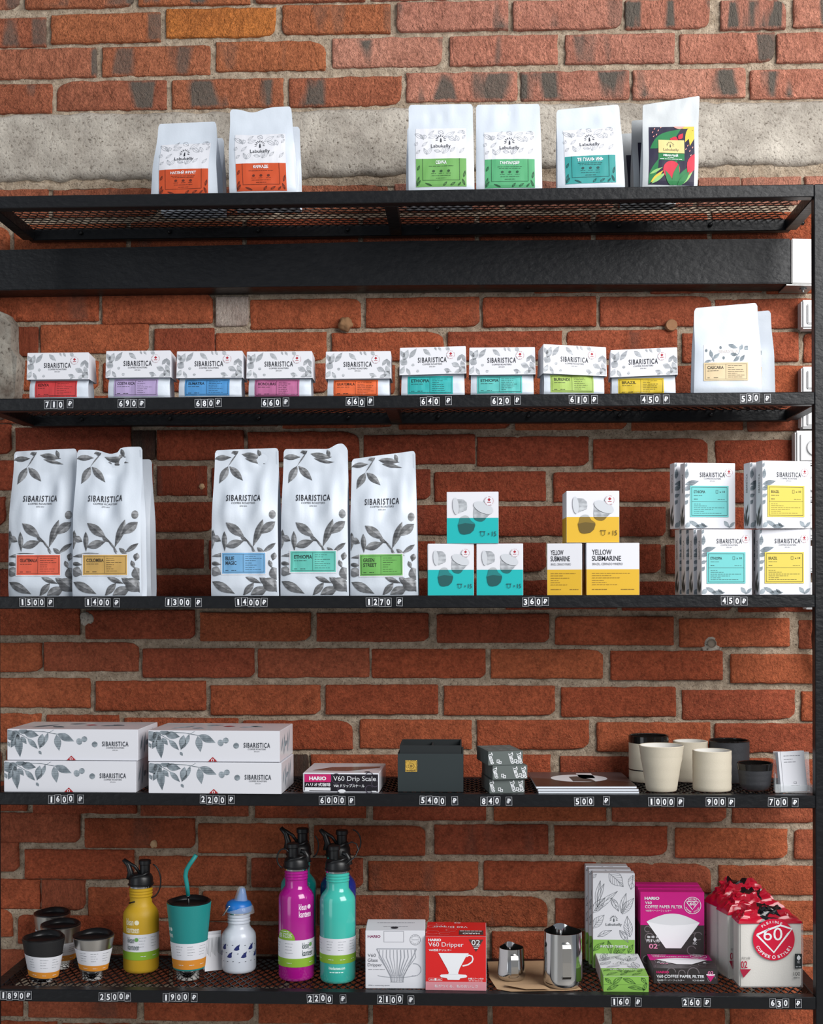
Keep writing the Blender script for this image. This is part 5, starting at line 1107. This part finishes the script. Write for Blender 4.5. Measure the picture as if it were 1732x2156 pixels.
# ------------------------------------------------------------------ insulated tumblers
M_LID = pbr('black_lid', (14, 14, 16), 0.3)
def tumbler(px, pyb, rt, rb, H, label, mat, bz, seed, stripe=M_ORGB, base=14, tilt=2.0, lidup=3, name='tumbler', logo_at=None, rz=0, Yc=None):
    Y = depth_of(pyb, 5, px) if Yc is None else Yc-(rb-3)*0.00097; r, k = root(name, label, 'tumbler', px, 5, Y=Y+(rb-3)*0.00097, rz=rz, group='steel tumblers with black lids')
    Rf = lambda z: rb+(rt-rb)*max(0, min(1, (z-base)/(H-base)))
    lathe('base', [(rb-5, 0), (rb-3, 0.8), (rb-1.8, 3), (rb-1.6, base)], k, M_STEEL, r, 44)
    lathe('body', [(rb-1.6, base-1), (rb, base), (rt, H), (rt-1, H+1), (rt-3, H-1), (rt-4, H-9)], k, mat, r, 48, caps=False)
    lid = lathe('lid', [(rt-3.2, H-6), (rt-1.2, H+1), (rt-0.8, H+3.5), (rt-3, H+4.5), (rt-6, H+1), (rt-9, H-3), (0.01, H-4)], k, M_LID, r, 48)
    # raised drinking lip of the lid
    n = 17; vs, fs = [], []
    for i in range(n):
        a = math.radians(35+110*i/(n-1)); e = lidup*math.sin(PI*i/(n-1))
        for rr_, z in ((rt-0.8, H+2.5), (rt-1.4, H+3.8+e), (rt-4.5, H+3.8+e), (rt-9, H-2)): vs.append((rr_*math.cos(a)*k, rr_*math.sin(a)*k, z*k))
    for i in range(n-1):
        for j in range(3): p = i*4+j; fs.append((p, p+4, p+5, p+1))
    mesh('lid_lip', vs, fs, M_LID, lid, True)
    band(r, k, Rf, *bz, stripe, seed, (rt+rb)/2, 0.0, logo_at, tilt); return r, k, Rf
tumbler(110, None, 38.5, 27, 92, 'steel tumbler with black lid, farthest back of the group of four', M_BRUSH, (20, 62, 32), 71, tilt=-1, Yc=0.2425)
tumbler(128, None, 42, 29, 88, 'steel tumbler with black lid, middle of the group of four', M_BRUSH, (20, 58, 32), 72, tilt=-1, Yc=0.167)
tumbler(92, 2071, 44, 30, 88, 'black tumbler with orange-striped paper sleeve, front left', pbr('black_powder_coat', (24, 24, 26), 0.55, bump=0.2, bscale=900), (12, 58, 25), 73, base=10, lidup=5, tilt=-3)
tumbler(197, 2066, 43.5, 29, 88, 'steel tumbler with black lid and orange-striped sleeve, front right', M_BRUSH, (22, 66, 34), 74, base=20, lidup=4, tilt=-2)
M_TEALT = pbr('teal_powder_coat', (24, 128, 126), 0.5, bump=0.15, bscale=900)
r, k, Rf = tumbler(398, 2066, 46.5, 33, 158, 'tall teal tumbler with bent drinking straw', M_TEALT, (25, 80, 45), 75, base=22, lidup=3, tilt=0, name='straw_tumbler')
kk_logo(cyl(k, lambda z: Rf(z), 0, -0.95, 40), r, -16, 92, 0.8, ink((196, 214, 210)))
tube('steel_straw', [(0, 0, 140), (-1, -2, 170), (-1.5, -2, 186)], 2.4, k, M_STEEL, r); tube('straw_sleeve', [(-1, -2, 172), (-4, -2, 196), (-7, -2, 214), (-5, -2, 226), (2, -2, 238), (16, -2, 258)], [4.2, 4.6, 4.8, 4.8, 4.8, 4.6], k, M_TEALT, r, 14)
# leaflet leaning behind the tumbler
r, k = root('leaflet', 'folded white leaflet with barcode lines standing beside the teal tumbler', 'leaflet', 450, 5, Y=0.150, rz=24); W, H = 38, 74
a, b = box('front_leaf', -W/2*k, W/2*k, 0, 0.6*k, 0, H*k, M_CARD, r, 0), box('back_leaf', -W/2*k, W/2*k, 0, 0.6*k, 0, (H+6)*k, M_CARD, r, 0); a.rotation_euler = (math.radians(-8), 0, 0); b.location = (0, 22*k, 0); b.rotation_euler = (math.radians(6), 0, math.radians(6))
pq = Pr(lambda u, v, h: Matrix.Rotation(math.radians(-8), 3, 'X') @ Vector((u*k, -h*k, v*k)), r); K = pq.layer('print', M_TXT)
for i in range(11): x = -16+i*3; K.rect(x, H*0.92-(i % 4)*3-30, x+(1.2 if i > 8 else 0.7), H*0.92)
pq.done()

# ------------------------------------------------------------------ child's bottle
M_WENAM = pbr('white_enamel', (204, 210, 220), 0.3, coat=0.2); M_BLUEC = pbr('blue_plastic', (30, 110, 190), 0.35)
Y = depth_of(2052, 5, 503); r, k = root('child_bottle', "white child's bottle with navy shark fins and blue spout cap", 'bottle', 503, 5, Y=Y+0.032); R = 36
prof = [(26, 0), (31, 1), (34.5, 4), (36, 9), (36, 70), (35, 78), (31, 85), (26, 90), (23, 95), (22.5, 100)]
for z in (101, 107.5, 114): prof += [(22.5, z), (24, z+1.6), (24, z+4.2), (22.5, z+5.6)]
lathe('body', prof+[(22.5, 122)], k, M_WENAM, r, 48); lathe('steel_collar', [(21, 121), (23.5, 121.5), (23.5, 124), (21, 124.5)], k, M_STEEL, r, 32)
cap = lathe('cap', [(21, 124), (26.5, 125), (28, 129), (27.5, 138), (24, 145), (15, 149), (0.01, 150)], k, M_BLUEC, r, 40)
sp = lathe('spout', [(12.5, 0), (10, 12), (7.5, 22), (5.5, 28), (2.5, 30), (0.01, 30.2)], k, M_BLUEC, cap, 24); sp.location = (6*k, 0, 144*k); sp.rotation_euler = (0, math.radians(4), 0)
M_CLEAR = pbr('clear_cover', (225, 235, 240), 0.06, alpha=0.25)
dc = lathe('dust_cover', [(30.5, -21), (29.5, -16), (27, -8), (20, -1.5), (14.5, 2), (11.5, 14), (8.5, 26), (6, 31), (0.01, 32.5)], k, M_CLEAR, cap, 32, caps=False); dc.location = (4*k, 0, 145*k); dc.rotation_euler = (0, math.radians(4), 0)
tube('wire_bail', [(-16, -24, 141), (-24, -22, 130), (-31, -18, 120), (-30, -14, 119), (-22, -20, 131), (-15, -22, 141)], 1.2, k, M_STEEL, cap, 8)
pq = Pr(cyl(k, 36, 0, 0, 36), r, 3); Fn = pq.layer('shark_fins', ink((26, 38, 100))); D_ = pq.layer('small_fish', ink((40, 44, 60)))
for row, z in ((0, 52), (1, 36), ):
    for i in range(-4, 5):
        x = i*31+(0 if row == 0 else -16)+2
        Fn.poly([(x-7, z), (x-4, z+5), (x, z+9), (x+6, z+12), (x+4.5, z+6), (x+5, z+1), (x+2, z-0.6), (x-2, z-1)])
for i in range(-8, 9):
    for z in (60, 44, 26): D_.leaf(i*13+(z % 7), z+(i % 3), i*13+4+(z % 7), z+(i % 3)+0.3, 1.3)
pq.done()

# ------------------------------------------------------------------ dripper cartons
M_GREYD = ink((146, 150, 158))
r, k = root('glass_dripper_box', 'white carton with line picture of a glass dripper', 'box', 832, 5, pyb=2081.5, rz=1.5); W, H, D = 126, 122, 100
box('carton', -W/2*k, W/2*k, 0, D*k, 0, H*k, M_CARD, r, 1.0*k, 2)
pq = Pr(front(k), r); pq.layer('maker_name', ink((136, 34, 92))).text('HARIO', -58, 107, -31, 112.5, 0.03)
K = pq.layer('lettering', M_MIDINK); K.text('V60', -58, 67, -41, 73.5, 0); K.text('Glass', -58, 56.5, -37, 63.5, 0); K.text('Dripper', -58, 45, -28, 53.5, 0); K.words(-57, 40, -22, 0.6, random.Random(2)); K.text('With a measuring spoon', -57, 5, -12, 8.5, 0)
K.ring(42, 103, 11, 0.6); K.rect(34, 102.8, 50, 103.3); K.arctext('SIMPLY', 42, 103, 8.2, 150, 30, 2.2, 2, 0); K.arctext('HARIO', 42, 103, 8.2, 210, 330, 2.2, 2, 0, True)
K.frame(-24, 98, 18, 121, 0.5)
G = pq.layer('glass_lines', M_GREYD); rr = random.Random(4)
G.line([(-39, 84), (45, 84)], 1.2); G.line([(-39, 84), (-10, 26), (-8, 14)], 1.4); G.line([(45, 84), (18, 26), (16, 14)], 1.4); G.line([(-10, 14), (18, 14)], 0.8)
for i in range(11): x = -33+i*7.4; G.line([(x, 82), (x-1+i*0.3, 66), (4+(x-4)*0.62, 44), (4+(x-4)*0.34, 26)], rr.uniform(0.7, 1.7))
for i in range(8): x = -8+i*3.4; G.line([(x, 26), (x, 14+rr.uniform(-1, 2))], 0.9)
G.ring(3, 29, 40, 0.8, 30, 185, 355, 5); G.ring(40, 40, 14, 1.1, 24, -110, 100, 13); pq.done()
pt = Pr(topface(k, H), r); K = pt.layer('lid_lettering', M_PALEINK); K.words(-40, 66, 40, 4, random.Random(1)); K.words(-26, 34, 26, 3, random.Random(2)); pt.layer('lid_mark', M_INK).disc(-2, 24, 8, 9); pt.done()
r, k = root('dripper_box', 'red carton with white silhouette of a cone dripper', 'box', 959.5, 5, pyb=2085.5, rz=-0.5); W, H, D = 128, 114, 122
M_REDC = pbr('red_card', (206, 30, 30), 0.4)
box('carton', -W/2*k, W/2*k, 0, D*k, 0, H*k, M_CARD, r, 0.9*k, 2)
pq = Pr(front(k), r); pq.layer('red_panel', M_REDC).rect(-W/2+0.3, 18.5, W/2-0.6, H-0.3); pq.layer('pink_strip', ink((226, 150, 160))).rect(-W/2+0.3, 0.6, W/2-0.6, 18.5)
pq.layer('size_triangle', ink((72, 50, 48))).poly([(27, 108), (58, 108), (42.5, 82)])
K = pq.layer('lettering', M_TILEW); K.text('HARIO', -58, 103.5, -31, 109, 0.045); K.text('V60 Dripper', -58, 89.5, 16, 101.5, 0.0); K.text('V60透過ドリッパー', -57, 82.5, -9, 87.5, 0.015); K.text('02', 33, 96, 51, 107, 0.0); K.text('1-4杯用', 36, 92.5, 49, 95.2, 0.01); K.words(38, 88.8, 47, 1.8, random.Random(2))
K.text('私がつくる、私のおいしさ', -45, 6, 46, 12.5, 0.0); K.text('計量スプーン付き', 26, 23.5, 58, 27.5, 0.02); K.words(27, 20.5, 57, 1, random.Random(3)); K.frame(-57, 20.5, -29, 26, 0.5); K.disc(-43, 23.3, 2.4); K.words(-54, 22.6, -47, 1.2, random.Random(4)); K.words(-39, 22.6, -32, 1.2, random.Random(5))
K.poly([(-37, 79), (27, 79), (26, 75), (22, 73), (8, 47), (5, 38), (5, 34), (-16, 34), (-15, 38), (-19, 47)])
K.poly([(-34, 31), (-31, 33.5), (-16, 34.5), (5, 34.5), (21, 33.5), (24, 31), (22, 28), (9, 26), (7, 22.5), (-17, 22.5), (-19, 26), (-31, 28)])
K.line([(22, 72), (28, 75), (34, 73), (36, 67), (34, 61), (26, 55), (14, 52)], 3.0); pq.done()
pt = Pr(topface(k, H), r); pt.layer('red_lid', M_REDC).rect(-W/2+0.3, 0.3, W/2-0.6, D-0.3); pt.layer('lid_block', ink((72, 50, 48))).rect(6, 12, 58, 50)
K = pt.layer('lid_scrolls', ink((232, 120, 120)))
for x, y, q in ((-50, 30, 14), (-24, 20, 12), (-10, 50, 12), (-50, 80, 12), (-36, 104, 9)): K.ring(x, y, q, 2, 20, 20, 320)
K = pt.layer('lid_lettering', M_TILEW); K.text('HARIO', 14, 17, 50, 28, 0.04, 180); K.words(8, 40, 56, 5, random.Random(2)); K.text('V60 Dripper', -52, 68, 24, 88, 0.0, 180); K.text('02', -6, 108, 8, 118, 0, 180); pt.done()

# ------------------------------------------------------------------ kraft paper under the jugs
M_KRAFT = pbr('kraft_paper', (178, 146, 112), 0.8, bump=0.2, bscale=120, vary=0.15)
def sheet(name, pts, label, z0, seed, curl):
    "creased sheet of paper lying on the shelf; pts in pixels on the shelf plane"
    P3 = []
    for px, py in pts: Yv = depth_of(py, 5, px); P3.append(onshelf(px, 5, Yv))
    c = sum(P3, Vector())/len(P3); bm = bmesh.new(); vv = [bm.verts.new((p.x-c.x, p.y-c.y, 0)) for p in P3]; bm.faces.new(vv); bmesh.ops.triangulate(bm, faces=bm.faces[:]); bmesh.ops.subdivide_edges(bm, edges=bm.edges[:], cuts=5, use_grid_fill=True)
    for v in bm.verts: v.co.z = z0+curl(v.co.x, v.co.y)+0.0006*noise.noise(v.co*40+Vector((seed, 0, 0)))
    bmesh.ops.solidify(bm, geom=bm.faces[:], thickness=0.0005); o = bm_obj(name, bm, M_KRAFT, None, True); o.location = c; o.data.set_sharp_from_angle(angle=math.radians(35)); return tag(o, label, 'paper', 'kraft paper sheets')
sheet('kraft_paper', [(1026, 2026), (1160, 2024), (1224, 2085), (1196, 2087), (1075, 2089), (1046, 2084), (1030, 2060)], 'large brown kraft paper sheet under the two steel jugs', 0.0012, 1, lambda x, y: 0.0)
def flap():
    o = sheet('kraft_paper', [(1062, 2082), (1068, 2074), (1124, 2075), (1158, 2088), (1108, 2088)], 'small folded brown kraft flap in front of the small jug', 0.003, 2, lambda x, y: max(0, 0.010*math.sin((y+0.03)*60)*0.4)); return o
flap()
# ------------------------------------------------------------------ steel jugs
def jug(px, pyb, rt, rb, H, label, hw, hz0, hz1, rz, lip, reach, dzz):
    Y = depth_of(pyb, 5, px); r, k = root('steel_jug', label, 'jug', px, 5, Y=Y+rb*0.00097*0.85, rz=rz, dz=dzz, group='polished steel milk jugs')
    seg, prof = 48, [(rb-8, 0), (rb-4, 0.8), (rb-1, 4), (rb, 10), (rb-0.3, 20), (rt+(rb-rt)*0.45, H*0.5), (rt+0.5, H*0.78), (rt, H), (rt-1.2, H), (rt-1, H*0.78), (rt+(rb-rt)*0.4-1, H*0.5), (rb-3, 12), (rb-8, 4), (0.01, 3)]
    vs, fs = [], []
    for r_, z in prof:
        for i in range(seg):
            a = 2*PI*i/seg; d = math.exp(-((a-PI/2)/0.42)**2); t = max(0, (z/H-0.6)/0.4)
            q = r_+lip*d*t*t; vs.append((q*math.cos(a)*k, q*math.sin(a)*k, (z+lip*0.55*d*t**3)*k))
    for j in range(len(prof)-1):
        for i in range(seg): a, b = j*seg+i, j*seg+(i+1) % seg; fs.append((a, b, b+seg, a+seg))
    fs.append(tuple(reversed(range(seg))))
    o = mesh('body', vs, fs, M_STEEL, r, True); o.data.set_sharp_from_angle(angle=math.radians(35))
    Rm = lambda z: rb+(rt-rb)*max(0, min(1, (z-20)/(H-20)))
    strap('handle', [(-Rm(hz1)+1, hz1), (-Rm(hz1)-reach*0.7, hz1+1), (-Rm(hz1)-reach, hz1-5), (-Rm((hz0+hz1)/2)-reach, (hz0+hz1)/2), (-Rm(hz0)-reach*0.9, hz0+5), (-Rm(hz0)-reach*0.6, hz0), (-Rm(hz0)+1, hz0-1)], hw, 2.2, k, M_BRUSH, r)
jug(1076.5, 2069, 26, 29.5, 66, 'small polished steel milk jug, handle towards the viewer', 15, 16, 54, 8, 7, 12, 2)
jug(1184.5, 2085, 39.5, 42, 113, 'large polished steel milk jug, handle towards the viewer', 18, 26, 94, 5, 9, 14, 2)

# ------------------------------------------------------------------ filter-bag cartons
GRN = (140, 194, 84); M_DLEAF = ink((64, 104, 44))
PACK = [(-10, 200, 20, 172, 26, 5), (40, 196, 36, 166, 18, 3), (-34, 128, -28, 184, 12, 0), (-34, 140, -20, 178, 10, 0), (-38, 120, 8, 162, 13, 3), (-44, 116, -18, 148, 18, 4), (-6, 148, 10, 120, 12, 3), (16, 116, 26, 158, 12, 2), (18, 114, 42, 148, 16, 4), (-44, 84, -20, 112, 18, 4), (34, 66, 28, 110, 18, 4), (-34, 66, -4, 80, 10, 2), (12, 80, 30, 54, 12, 3), (-44, 190, -36, 198, 6, 0)]
def pack(px, Y, label, printed=True, rz=0, lying=False, pyb=None):
    W, H, D = 88, 200, 26.5
    r, k = root('filter_pack', label, 'box', px, 5, Y=Y, pyb=pyb, rz=rz, group='white and green filter packs')
    if lying: W = 95; box('carton', -W/2*k, W/2*k, 0, 180*k, 0, 33*k, M_CARD, r, 0.8*k, 2)
    else: box('carton', -W/2*k, W/2*k, 0, D*k, 0, H*k, M_CARD, r, 0.7*k, 2)
    pq = Pr(topface(k, 33) if lying else front(k), r); g = ink(GRN); pq.layer('green_field', g).rect(-W/2+0.3, 0.3, W/2-0.3, 60)
    L = pq.layer('leaf_drawing', ink((130, 134, 140)))
    for a in PACK: L.oleaf(*a[:5], 0.8, 0.03, 9, a[5])
    G2 = pq.layer('green_leaf_drawing', M_DLEAF)
    for a in ((-44, 36, -20, 54, 9, 2), (-12, 58, -6, 28, 9, 2), (0, 28, 12, 48, 8, 2), (2, 28, 24, 40, 8, 2), (30, 32, 40, 50, 9, 2), (-40, 4, -14, 30, 10, 2), (-10, 6, 6, 28, 9, 2), (14, 6, 34, 24, 10, 2)): G2.oleaf(*a[:5], 0.9, 0.03, 9, a[5])
    E = pq.layer('emblem', ink((46, 58, 62))); peacock(E, 0, 103, 9); E.text('Labukelly', -17, 88, 17, 95, 0.0)
    pq.layer('title', M_TILEW).text('ФИЛЬТР ПАКЕТЫ', -29, 43, 29, 49, 0.02); pq.done(clip=(-W/2+0.5, 0.5, W/2-0.5, (180 if lying else H)-0.5))
    if lying:
        pf = Pr(front(k), r); pf.layer('green_front', g).rect(-W/2+0.3, 0.3, W/2-0.3, 32.7); G2 = pf.layer('front_leaf_drawing', M_DLEAF); G2.rect(-47, 15.4, 47, 15.8)
        for a in ((-28, 16, -8, 31, 9, 3), (-6, 28, 20, 17, 9, 3), (-44, 28, -30, 17, 7, 2), (32, 30, 42, 18, 8, 2), (-40, 4, -16, 14, 8, 3), (4, 10, 40, 5, 8, 3), (36, 2, 44, 20, 7, 2)): G2.oleaf(*a[:5], 1.0, 0.04, 9, a[5])
        pf.done(); pr_ = Pr(rside(k, W), r); pr_.layer('green_side', g).rect(0.3, 0.3, 60, 32.7); pr_.done(); pl = Pr(lside(k, W, 180), r); pl.layer('green_side', g).rect(120, 0.3, 179.7, 32.7); pl.done()
    else:
        pl = Pr(lside(k, W, D), r); pl.layer('green_side', g).rect(0.3, 0.3, D-0.3, 60); pl.done(); pr_ = Pr(rside(k, W), r); pr_.layer('green_side', g).rect(0.3, 0.3, D-0.3, 60); pr_.done()
pack(1317.5, None, 'white and green leaf-print carton lying flat in front', lying=True, pyb=2088.5)
pack(1292, 0.198, 'upright white and green leaf-print carton, front one of three')
pack(1284, 0.2265, 'upright white and green leaf-print carton, middle one of three')
pack(1277, 0.2550, 'upright white and green leaf-print carton, rearmost one of three')

# ------------------------------------------------------------------ magenta paper-filter cartons
M_MGT = pbr('magenta_card', (196, 22, 126), 0.35); DKG = pbr('dark_swirl_card', (52, 48, 48), 0.35); M_SWIRL = ink((108, 100, 104))
def v60mark(K, cx, cy, r):
    K.ring(cx, cy, r, r*0.07); K.line([(cx-r*0.72, cy+r*0.42), (cx-r*0.1, cy+r*0.52), (cx+r*0.72, cy+r*0.42), (cx+r*0.3, cy-r*0.1), (cx, cy-r*0.5), (cx-r*0.72, cy+r*0.42)], r*0.10)
    K.text('60', cx-r*0.34, cy, cx+r*0.36, cy+r*0.40, 0.02); K.arctext('FLEXIBLE', cx, cy, r*0.79, 125, 55, r*0.17, r*0.13); K.arctext('COFFEE', cx, cy, r*0.79, 200, 255, r*0.17, r*0.13, 0.02, True); K.arctext('STYLE!', cx, cy, r*0.79, 285, 340, r*0.17, r*0.13, 0.02, True)
def mg_front(pq, W, H, f, txt=True):
    pq.layer('lower_panel', DKG).rect(-W/2+0.3, 0.3, W/2-0.3, H*0.57); pq.layer('magenta_panel', M_MGT).rect(-W/2+0.3, H*0.57, W/2-0.3, H-0.3)
    g = pq.layer('scrolls', M_SWIRL)
    for x, y, q in ((-52, 84, 6), (-48, 66, 9), (54, 70, 8), (44, 84, 8), (-30, 56, 6), (40, 40, 9), (-54, 20, 8), (20, 16, 9)): g.ring(x, y*f, q, 1.8, 20, 20, 310)
    A = pq.layer('filter_shade', ink((214, 216, 220))); n = 18; arc = [(-54+111*i/n, (100+18*math.sin(PI*(i/n)))*f-2*i/n) for i in range(n+1)]
    A.poly(arc+[(57-111*i/n*1.0, (98-7*math.sin(PI*i/n))*f) for i in range(1, n)])
    Wt = pq.layer('filter_picture', ink((232, 233, 237))); Wt.poly([(-54, 100*f), (-30, 95*f), (0, 92*f), (30, 94*f), (57, 98*f), (18, 44*f), (-14, 44*f)])
    K = pq.layer('lettering', M_TILEW); K.text('HARIO', -58, H*0.90, -27, H*0.94, 0.045); K.text('V60', -57, H*0.845, -43, H*0.88, 0.01); K.text('COFFEE PAPER FILTER', -57, H*0.79, 21, H*0.83, 0.01); K.text('V60用ペーパーフィルター', -56, H*0.745, -2, H*0.772, 0)
    v60mark(K, 42, H*0.83, 17.5); K.text('円すい形', -54, 56*f, -26, 63*f, 0.02); K.text('珈 琲 透', -53, 65*f, -28, 70*f, 0.02); K.text('FSC', 43, 52*f, 51, 57*f, 0); K.leaf(47, 58*f, 47, 68*f, 7)
    P_ = pq.layer('size_number', ink((240, 150, 190))); P_.text('02', -49, 43*f, -31, 53*f, 0.02)
def mg_box(px, Y, label, lying=False, pyb=None, full=True):
    r, k = root('paper_filter_box', label, 'box', px, 5, Y=Y, pyb=pyb, group='magenta paper-filter cartons')
    W, H, D = (134, 162, 26.5) if not lying else (134, 110, 32)
    if lying: box('carton', -W/2*k, W/2*k, 0, H*k, 0, D*k, DKG, r, 0.7*k, 2)
    else: box('carton', -W/2*k, W/2*k, 0, D*k, 0, H*k, M_MGT, r, 0.7*k, 2)
    pq = Pr(topface(k, D) if lying else front(k), r); mg_front(pq, W, H, H/162.0); pq.done(clip=(-W/2+0.5, 0.5, W/2-0.5, H-0.5))
    if lying:
        pf = Pr(front(k), r); g = pf.layer('scrolls', M_SWIRL)
        for x, y, q in ((-30, 24, 9), (-8, 22, 7), (16, 22, 12), (-50, 8, 8), (54, 12, 8)): g.ring(x, y, q, 1.8, 20, 0, 250)
        pf.layer('maker_name', ink((214, 26, 110))).text('HARIO', -61, 22, -35, 27, 0.04); K = pf.layer('lettering', M_TILEW); K.text('V60 COFFEE PAPER FILTER', -61, 12.5, 39, 19, 0.015); K.text('V60用ペーパーフィルター', -60, 5.5, -3, 9.5, 0.0); K.text('VCF-02-40W', 14, 6, 39, 9.2, 0.0)
        pf.layer('cone_mark', ink((206, 30, 120))).poly([(43, 19), (61, 19), (52, 5)]); K = pf.layer('cone_lettering', M_TILEW); K.disc(52, 20, 9.5, 2, 16); pf.layer('cone_number', ink((236, 130, 180))).text('02', 46, 20, 58, 27.5, 0.02); pf.done()
    else:
        pl = Pr(lside(k, W, D), r); pl.layer('side_panel', DKG).rect(0.3, 0.3, D-0.3, H*0.57); pl.done()
mg_box(1443, None, 'magenta and black paper-filter carton lying flat in front', True, pyb=2071.5)
mg_box(1415, 0.1955, 'upright magenta paper-filter carton with white cone picture, front one of three')
mg_box(1410, 0.2245, 'upright magenta paper-filter carton, middle one of three')
mg_box(1405, 0.2535, 'upright magenta paper-filter carton, rearmost one of three')

# ------------------------------------------------------------------ plastic bags of filters with crumpled printed tops
M_FILM = pbr('clear_film', (236, 238, 242), 0.08, alpha=0.16)
def film_mat():
    m = bpy.data.materials.new('printed_film'); m.use_nodes = True; nt = m.node_tree; N = nt.nodes; L = nt.links; b = N['Principled BSDF']
    tc = N.new('ShaderNodeTexCoord'); n = N.new('ShaderNodeTexNoise'); n.inputs['Scale'].default_value = 13; n.inputs['Detail'].default_value = 0.5; L.new(tc.outputs['Object'], n.inputs['Vector'])
    r = N.new('ShaderNodeValToRGB'); r.color_ramp.interpolation = 'CONSTANT'; e = r.color_ramp.elements; e[0].color = s2l((26, 24, 28))+(1,); e[1].position = 0.44; e[1].color = s2l((178, 18, 44))+(1,)
    q = e.new(0.72); q.color = s2l((190, 176, 180))+(1,)
    L.new(n.outputs['Fac'], r.inputs['Fac']); L.new(r.outputs['Color'], b.inputs['Base Color']); b.inputs['Roughness'].default_value = 0.16
    return m
M_PFILM = film_mat()
def filter_bag(px, pyb, rz, ht, label, seed, lean=0, full=True):
    r, k = root('filter_bag', label, 'bag', px, 5, pyb=pyb, rz=rz, group='plastic bags of cone filters'); W, H, D = 131, 136, 52
    bm = bmesh.new(); add_box(bm, -W/2*k, W/2*k, 0, D*k, 0, H*k); bmesh.ops.bevel(bm, geom=[e for e in bm.edges], offset=3*k, segments=2, affect='EDGES'); bm_obj('filters', bm, pbr('white_filter_paper', (210, 206, 198), 0.85, bump=0.2, bscale=300), r)
    # clear film hugging the block, gathered at the top
    nu, nv = 40, 16; vs, fs = [], []
    def ring(q):
        out = []
        for i in range(nu):
            a = 2*PI*i/nu; c, s = math.cos(a), math.sin(a); m = max(abs(c), abs(s)); x, y = c/m, s/m
            out.append((x, y))
        return out
    def pt(x, y, q, i):
        nz = noise.noise(Vector((x*2.3+seed, y*2.3, q*5)))
        if q <= 1: w, d, z = W/2+2.6+1.2*nz, D/2+2.6+1.2*nz, 0.6+q*(H+1)
        else:
            t = q-1; w = (W/2+2.6)*(1-0.62*t)+nz*7*t; d = (D/2+2.6)*(1-0.55*t)+nz*6*t; z = H+1.6+ht*(t**0.8)+nz*13*t
        return ((x*w+lean*max(0, q-1))*k, (D/2+y*d+max(0, q-1)*6)*k, z*k)
    base = ring(0)
    for j in range(nv+1):
        for i, (x, y) in enumerate(base): vs.append(pt(x, y, 0.98*j/nv, i))
    for j in range(nv):
        for i in range(nu): a, b = j*nu+i, j*nu+(i+1) % nu; fs.append((a, b, b+nu, a+nu))
    mesh('clear_wrap', vs, fs, M_FILM, r, True)
    vs, fs = [], []; nt = 14
    for j in range(nt+1):
        q = 0.98+1.02*j/nt
        for i, (x, y) in enumerate(base):
            p = pt(x, y, q, i); cr = 5*math.sin(min(1, (q-0.98)*2)*PI/2); v = Vector(p)/k
            v += Vector((noise.noise(v*0.12+Vector((seed, 1, 0))), noise.noise(v*0.12+Vector((seed, 5, 0))), noise.noise(v*0.10+Vector((seed, 9, 0)))))*cr; vs.append(v*k)
    for j in range(nt):
        for i in range(nu): a, b = j*nu+i, j*nu+(i+1) % nu; fs.append((a, b, b+nu, a+nu))
    fs.append(tuple(range(nt*nu, nt*nu+nu))); o = mesh('crumpled_top', vs, fs, M_PFILM, r, True); o.data.set_sharp_from_angle(angle=math.radians(24))
    pq = Pr(front(k), r, lift=4.6); R_ = pq.layer('round_emblem', pbr('red_film', (200, 18, 56), 0.15)); cx, cy, q = 6, 102, 44; R_.disc(cx, cy, q, None, 40)
    K = pq.layer('emblem_lettering', M_TILEW); K.line([(cx-36, cy+10), (cx-14, cy+20), (cx+14, cy+30), (cx+38, cy+22), (cx+30, cy+12), (cx, cy-27), (cx-36, cy+10)], 4); K.text('60', cx-22, cy-2, cx+18, cy+25, 0.0)
    K.arctext('FLEXIBLE', cx, cy, 37, 130, 65, 5, 4); K.arctext('COFFEE', cx, cy, 37, 205, 254, 6.5, 5, 0.02, True); K.arctext('STYLE!', cx, cy, 37, 286, 335, 6.5, 5, 0.02, True); K.ring(cx, cy-37, 3, 1.4)
    T_ = pq.layer('cone_mark', ink((176, 20, 60))); T_.poly([(-66, 40), (-42, 40), (-58, 22)]); T_.text('02', -64, 42, -50, 57, 0.02); T2 = pq.layer('small_lettering', ink((70, 70, 72))); T2.text('円すい形', -62, 60, -44, 66, 0.01)
    B_ = pq.layer('black_sticker', ink((36, 42, 44))); B_.rect(50, 41, 65, 72); T2.text('100', 47, 26, 61, 34, 0.0); T2.words(47, 20.5, 60, 1.6, random.Random(2)); S_ = pq.layer('sticker_lettering', M_TILEW); S_.leaf(58, 58, 58, 70, 8); S_.text('FSC', 55, 52, 61, 57, 0); S_.words(52, 44, 63, 1.4, random.Random(3)); pq.done()
filter_bag(1621.5, 2079, 3, 24, 'plastic bag of white cone filters with red round emblem, front one of three', 3.1, lean=-14)
filter_bag(1594, 2058, 14, 36, 'plastic bag of white cone filters, middle one of three', 6.4, lean=-6)
filter_bag(1570, 2040, 18, 42, 'plastic bag of white cone filters, rearmost one of three', 9.2, lean=4)
